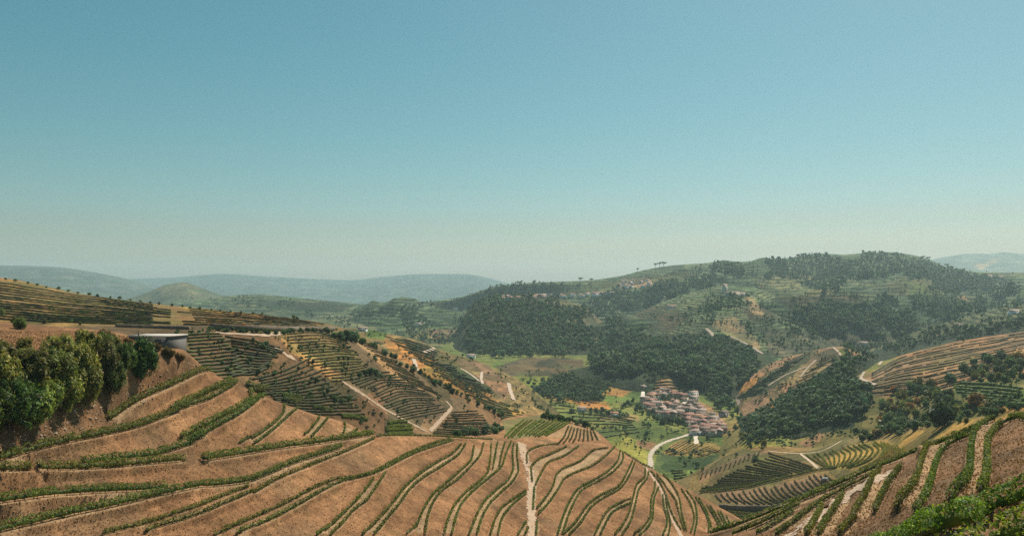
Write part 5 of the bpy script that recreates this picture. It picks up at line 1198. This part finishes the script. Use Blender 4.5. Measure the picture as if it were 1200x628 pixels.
VT = [(757, 512, 9), (817, 548, 9), (803, 546, 7), (745, 484, 8), (751, 482, 9), (748, 478, 8), (692, 484, 8), (699, 485, 9), (706, 484, 8), (713, 486, 7), (719, 487, 8), (726, 486, 7), (660, 474, 6), (605, 455, 5), (613, 452, 4), (652, 458, 5), (731, 478, 8), (737, 476, 9), (742, 473, 8),
      (600, 480, 6), (620, 474, 5), (640, 474, 6), (670, 484, 7), (776, 497, 9), (782, 496, 10), (788, 497, 9), (794, 498, 10), (799, 497, 8), (783, 471, 9), (785, 470, 10), (775, 468, 8), (805, 486, 8), (811, 489, 9), (816, 484, 7), (828, 494, 8), (834, 493, 9), (839, 492, 8), (793, 470, 7),
      (846, 505, 8), (854, 512, 8), (862, 503, 7), (870, 512, 9), (850, 486, 7), (858, 490, 8), (866, 494, 8), (829, 515, 6), (766, 492, 7), (771, 494, 8), (760, 488, 6), (753, 486, 7), (878, 522, 7), (885, 540, 8), (768, 532, 4), (775, 526, 4), (880, 526, 6), (823, 551, 6), (810, 556, 5), (735, 510, 5), (722, 505, 4), (700, 500, 5)] + [(757 + (k * 37 % 88), 462 + (k * 23 % 46), 5 + k % 3) for k in range(34) if 462 + (k * 23 % 46) > 455 + (k * 37 % 88) * 0.42]
for k, (x, y, h) in enumerate(VT):
    tree_at(x, y, h, random.choice(['broad', 'bush', 'broad', 'lime' if k > 38 else 'broad']), 'dark leafy tree among the fields and houses of the valley floor', 'valley floor trees', ['valley_floor', 'village_knoll', 'east_wood_slope', 'amphitheatre'])

# ------------------------------------------------------------------ houses
WALLC = {'white': (0.72, 0.70, 0.66), 'cream': (0.62, 0.54, 0.42), 'pink': (0.58, 0.40, 0.34), 'grey': (0.36, 0.33, 0.30), 'stone': (0.34, 0.27, 0.20)}
ROOFC = {'orange': (0.36, 0.18, 0.10), 'red': (0.30, 0.145, 0.105), 'brown': (0.22, 0.145, 0.11), 'pale': (0.38, 0.27, 0.215), 'dark': (0.15, 0.11, 0.09)}
HL = {}
def house_meshes(w, d, h, wall, roof, hip):
    k = (w, d, h, wall, roof, hip)
    if k in HL: return HL[k]
    wc, rc = WALLC[wall], ROOFC[roof]; rh = d * 0.24
    m = MB()
    if hip: m.box(-w / 2, w / 2, -d / 2, d / 2, -2.5, h, wc)
    else:
        V = [(-w/2, -d/2, -2.5), (w/2, -d/2, -2.5), (w/2, d/2, -2.5), (-w/2, d/2, -2.5), (-w/2, -d/2, h), (w/2, -d/2, h), (w/2, d/2, h), (-w/2, d/2, h), (-w/2, 0, h + rh), (w/2, 0, h + rh)]
        m.add(V, [(0, 1, 5, 4), (1, 2, 6, 5), (2, 3, 7, 6), (3, 0, 4, 7), (4, 5, 6, 7)], [(5, 6, 9), (7, 4, 8)], wc)
    wall_me = m.mesh('wall', [M_WALL])
    m = MB(); e = 0.45; t = 0.22; ri = (w / 2 - d / 2) if hip else w / 2 + e
    for lift in (0.04, ):
        lo = h - e * rh / (d / 2) + lift; hi = h + rh + lift + 0.05
        V = [(-w/2-e, -d/2-e, lo), (w/2+e, -d/2-e, lo), (w/2+e, d/2+e, lo), (-w/2-e, d/2+e, lo), (-ri, 0, hi), (ri, 0, hi)]
        V += [(a, b, c + t) for a, b, c in V]
        Q = [(6, 7, 11, 10), (8, 9, 10, 11), (0, 1, 7, 6), (2, 3, 9, 8), (1, 0, 4, 5), (3, 2, 5, 4)]
        T = [(7, 8, 11), (9, 6, 10), (1, 5, 2), (3, 4, 0)]
        Q += [(1, 2, 8, 7), (3, 0, 6, 9)]
        m.add(V, Q, T, rc)
    roof_me = m.mesh('roof', [M_ROOF])
    m = MB(); m.box(w * 0.2, w * 0.2 + 0.8, d * 0.1, d * 0.1 + 0.7, h + 0.2, h + rh + 1.1, WALLC['cream']); ch = m.mesh('chimney', [M_WALL])
    m = MB(); m.box(-0.55, 0.55, -0.09, 0.05, 0, 2.1, (0.12, 0.06, 0.03)); door = m.mesh('door', [M_WOOD])
    m = MB(); m.box(-0.5, 0.5, -0.05, 0.05, 0, 1.3, (0.05, 0.05, 0.06)); win = m.mesh('window', [M_GLASS])
    HL[k] = (wall_me, roof_me, ch, door, win); return HL[k]
def house(p, rz, w, d, h, wall, roof, label, group, hip=False, chimney=True, wins=True, name='house'):
    o = obj(name, None, label=label, cat='house', group=group, loc=p); o.rotation_euler = (0, 0, rz)
    wm, rm, ch, dm, wi = house_meshes(w, d, h, wall, roof, hip)
    obj('wall', wm, o); r_ = obj('roof', rm, o)
    if chimney: obj('chimney', ch, r_)
    if wins:
        obj('door', dm, o, loc=(-w * 0.1, -d / 2, 0))
        n = max(2, int(w / 3.2))
        for s in range(2 if h > 4.5 else 1):
            for i in range(n):
                x = -w / 2 + w * (i + 0.5) / n
                if s == 0 and abs(x + w * 0.1) < 1.2: continue
                obj('window', wi, o, loc=(x, -d / 2 - 0.02, 0.9 + 2.7 * s))
    return o
vh = ['valley_floor', 'village_knoll']
used = []
big = [(764, 468, 13, 9, 5.5, 'cream', 'orange', 'wide cream house with a large orange roof at the upper left of the village'), (756, 471, 11, 8, 5, 'pink', 'brown', 'pink-walled house at the left tip of the village'), (757, 478, 10, 7, 5.5, 'white', 'red', 'white house with a red roof at the lower left of the village'), (769, 476, 15, 7, 5, 'cream', 'pale', 'long low cream house in the left of the village'),
       (783, 489, 12, 8, 5.5, 'pink', 'red', 'red-roofed house just above the dark village trees'), (796, 487, 12, 8, 5.5, 'cream', 'pale', 'cream house with a pale roof in the heart of the village'), (806, 492, 13, 9, 6, 'pink', 'red', 'pink house with red roof right of the dark village trees'), (818, 493, 12, 8, 6, 'white', 'orange', 'bright white house with an orange roof in the right half of the village'),
       (812, 463, 14, 6, 4, 'white', 'pale', 'long white house at the upper end of the village lane'), (840, 501, 13, 9, 6, 'cream', 'orange', 'large house with a vivid orange roof at the right end of the village'), (834, 507, 14, 8, 6, 'pink', 'red', 'large pink-walled house at the lower right of the village'), (845, 507, 12, 8, 5, 'stone', 'brown', 'stone barn on the outer right of the village'),
       (816, 509, 12, 7, 4, 'white', 'pale', 'white building beside the road into the village'), (848, 488, 9, 7, 5, 'grey', 'dark', 'grey house with a dark roof standing apart on the right'), (754, 456, 7, 6, 4.5, 'white', 'pale', 'small white house beside the upper lane of the village'), (861, 510, 8, 6, 4, 'white', 'orange', 'small white house alone right of the village')]
for x, y, w, d, h, wa, ro, lab in big:
    p, _ = cast(x, y, vh); used.append((x, y)); house(p, random.uniform(-0.6, 0.6), w, d, h, wa, ro, lab, 'village houses', hip=random.random() < 0.4)
vp = np.array([(752, 474), (765, 462), (775, 458), (795, 462), (812, 468), (822, 482), (835, 490), (848, 497), (846, 510), (830, 512), (812, 507), (800, 494), (780, 492), (765, 484), (754, 480)], float)
tries = 0; nh = 0
while nh < 66 and tries < 4000:
    tries += 1
    x, y = rng.uniform(752, 850), rng.uniform(457, 512)
    if not inside(vp, np.array(x), np.array(y)) or any(abs(x - a) < 5.2 and abs(y - b) < 2.6 for a, b in used): continue
    if 773 < x < 801 and 490 < y < 499: continue
    p, _ = cast(x, y, vh)
    if p is None: continue
    used.append((x, y)); nh += 1
    wa = random.choice(['white', 'cream', 'pink', 'cream', 'grey', 'stone', 'white', 'pink']); ro = random.choice(['orange', 'red', 'brown', 'pale', 'red', 'pale', 'brown'])
    w, d, h = random.choice([(9, 7, 5.2), (8, 6.5, 3.4), (11, 7, 5.2), (7, 6, 3.2), (10, 8, 5.8)])
    part = 'upper' if y < 475 else ('middle' if y < 492 else 'lower')
    lab = '%s %s house with %s roof in the %s village' % ('two-storey' if h > 4 else 'low', wa, ro, part)
    house(p, random.uniform(-1.5, 1.5), w, d, h, wa, ro, lab, lab, hip=random.random() < 0.35, chimney=random.random() < 0.6)
for k in range(46):
    if k < 28: x = rng.uniform(588, 722); y = np.interp(x, [588, 640, 680, 722], [351, 348, 347, 343.5]) + rng.uniform(-1.2, 1.5); w_, g_ = random.choice([(12, 9, 5), (10, 8, 5), (16, 9, 6)]), 'in the far hamlet'
    else: x = rng.uniform(722, 768); y = rng.uniform(329, 339); w_, g_ = random.choice([(12, 9, 5), (10, 8, 4)]), 'in the higher hamlet'
    p, _ = cast(x, y, ['great_hill', 'wooded_hill'])
    if p is None: continue
    wa = random.choice(['white', 'white', 'cream', 'pink']); ro = random.choice(['orange', 'pale', 'red'])
    lab = 'tiny %s house with %s roof %s' % (wa, ro, g_)
    house(p, random.uniform(-0.5, 0.5), *w_, wa, ro, lab, lab, chimney=False, wins=False)
for x, y, w, d, h, wa, ro, lab in [(535, 363, 22, 10, 6, 'white', 'pale', 'white farmhouse alone left of the wooded hill'), (787, 361, 18, 9, 4, 'white', 'orange', 'white house with orange roof alone among the far terraces'), (849, 343, 10, 10, 16, 'cream', 'pale', 'tall cream tower block of the manor on the far ridge'), (858, 347, 34, 10, 6, 'cream', 'pale', 'long low wing of the manor on the far ridge'), (869, 347, 16, 10, 5, 'white', 'pale', 'white outbuilding right of the manor on the far ridge'),
        (492, 381, 22, 9, 4, 'white', 'pale', 'long white shed on the low hills left of centre'), (1012, 404, 14, 8, 4, 'cream', 'pale', 'pale shed at the foot of the great hill'), (1158, 325, 26, 12, 5, 'white', 'orange', 'orange-roofed farm on the far right skyline slope'), (1170, 326, 30, 12, 5, 'pink', 'red', 'red-roofed farm on the far right skyline slope'), (1188, 368, 16, 9, 5, 'white', 'pale', 'white house on the hillside near the right edge'), (1122, 384, 12, 8, 5, 'cream', 'brown', 'cream farmhouse half hidden on the right slope'),
        (425, 388, 9, 6, 3.5, 'white', 'pale', 'small white hut behind the dark clump on the ridge'), (552, 419, 14, 8, 4, 'white', 'pale', 'small white house at the left foot of the wooded hill'), (720, 488, 9, 6, 4, 'white', 'orange', 'lone white house in the fields left of the village'), (682, 482, 10, 7, 4, 'white', 'pale', 'white shed beside the orange strip in the valley')]:
    p, _ = cast(x, y)
    if p is not None: house(p, random.uniform(-0.4, 0.4), w, d, h, wa, ro, lab, None, chimney=False)

# ------------------------------------------------------------------ concrete tank, boulder, walls
p = world_of(186.0, 403.0, 203.0)
tank = obj('water_tank', None, label='flat grey concrete water tank half sunk in the left bank top', cat='tank', loc=p); tank.rotation_euler = (0, 0, -0.12)
m = MB(); m.box(-5.6, 5.2, -4, 4, -3, 2.05, (0.15, 0.14, 0.13)); obj('wall', m.mesh('wall', [M_CONC]), tank)
m = MB(); m.box(-5.9, 5.5, -4.3, 4.3, 2.06, 2.3, (0.50, 0.45, 0.40)); slab = obj('slab_roof', m.mesh('slab_roof', [M_CONC]), tank)
m = MB(); m.box(-0.11, 0.11, -0.11, 0.11, 0, 1.15, (0.16, 0.13, 0.11)); m.box(-0.16, 0.16, -0.16, 0.16, 1.15, 1.25, (0.2, 0.17, 0.14)); pm_ = m.mesh('post', [M_CONC])
obj('post', pm_, slab, loc=(-3.2, -3.6, 2.3)); obj('post', pm_, tank, loc=(-8.2, -3.9, 0.9))
m = MB(); m.box(1.5, 3.0, -4.07, -3.95, 0.1, 1.5, (0.13, 0.12, 0.11)); obj('hatch', m.mesh('hatch', [M_CONC]), tank)

def boulder(p, sx, sy, sz, label):
    V, T = [], []
    n, mm = 14, 8
    for j in range(mm + 1):
        th = math.pi * j / mm
        for i in range(n):
            ph = 2 * math.pi * i / n
            k = 1 + 0.22 * math.sin(3 * ph + j) * math.sin(th) + 0.12 * (random.random() - .5)
            V.append((sx * k * math.sin(th) * math.cos(ph), sy * k * math.sin(th) * math.sin(ph), sz * (0.35 + math.cos(th) * k)))
    Q = [(j * n + i, j * n + (i + 1) % n, (j + 1) * n + (i + 1) % n, (j + 1) * n + i) for j in range(mm) for i in range(n)]
    m = MB(); m.add(V, Q, None, (0.30, 0.29, 0.27)); obj('boulder', m.mesh('boulder', [M_STONE]), label=label, cat='boulder', loc=p)
p, _ = cast(967, 563, [am]); boulder(p, 2.3, 1.9, 1.5, 'grey rounded boulder in the middle of the hollow vineyard')

def stone_wall(pts, hills, h, th, label, c=(0.14, 0.11, 0.085)):
    P = np.array([q for q in (cast(a, b, hills)[0] for a, b in resample(pts, 40)) if q is not None])
    base = P[len(P) // 2].copy(); P = resample(P, 60); Q = P - base
    d = np.gradient(Q, axis=0); d /= np.linalg.norm(d, axis=1)[:, None]; nr = np.stack([-d[:, 1], d[:, 0], 0 * d[:, 0]], -1)
    top = h * (0.9 + 0.2 * rng.random(60))
    up = np.array([0, 0, 1.0])
    ring = [Q + nr * th / 2 - up * 0.5, Q + nr * th / 2 + up * top[:, None], Q - nr * th / 2 + up * top[:, None], Q - nr * th / 2 - up * 0.5]
    V = np.stack(ring, 1).reshape(-1, 3)
    F_ = [(i * 4 + k, i * 4 + (k + 1) % 4, i * 4 + 4 + (k + 1) % 4, i * 4 + 4 + k) for i in range(59) for k in range(4)] + [(0, 3, 2, 1), (236, 237, 238, 239)]
    m = MB(); m.add(V, F_, None, np.repeat(np.array([c]) * (0.7 + 0.6 * rng.random((60, 1))), 4, 0))
    obj('retaining_wall', m.mesh('retaining_wall', [M_STONE]), label=label, cat='wall', loc=base)
stone_wall([(843, 596), (870, 598), (895, 598), (918, 596)], [am], 2.8, 0.9, 'dark dry stone wall at the foot of the hollow vineyard')
stone_wall([(135, 383), (165, 384), (195, 385), (222, 386)], [wh], 1.3, 0.7, 'dark dry stone wall behind the concrete tank', (0.16, 0.11, 0.08))
stone_wall([(246, 385), (290, 387), (340, 388), (392, 387)], [wh], 2.2, 0.9, 'long dry stone wall behind the hedge line under the orange strip', (0.16, 0.115, 0.08))

# ------------------------------------------------------------------ haze: one even body of air
x0, x1, y0, y1, z0_, z1_ = -12500.0, 12500.0, -2000.0, 12500.0, -2.0, CZ + 330.0
m = MB(); m.box(x0, x1, y0, y1, z0_, z1_)
hm_, hn, hl = new_mat('haze')
pv = nd(hn, 'ShaderNodeVolumePrincipled')
pv.inputs['Color'].default_value = (0.70, 0.94, 1.0, 1)
pv.inputs['Density'].default_value = 0.75e-4
pv.inputs['Anisotropy'].default_value = 0.3
hl.new(pv.outputs[0], nd(hn, 'ShaderNodeOutputMaterial').inputs['Volume'])
obj('haze', m.mesh('haze', [hm_]), label='thin pale blue haze filling the valley air', cat='haze', kind='stuff')

# ------------------------------------------------------------------ look-alikes: say which one, counted from the left
same = {}
for o in COL.objects:
    if o.parent is None and 'label' in o and o.get('kind') is None: same.setdefault(o['label'], []).append(o)
for lab, os_ in same.items():
    if len(os_) > 1:
        os_.sort(key=lambda o: o.location.x / max(1.0, o.location.y))
        for k, o in enumerate(os_): o['label'] = '%s, %s from the left' % (lab, ordinal(k))
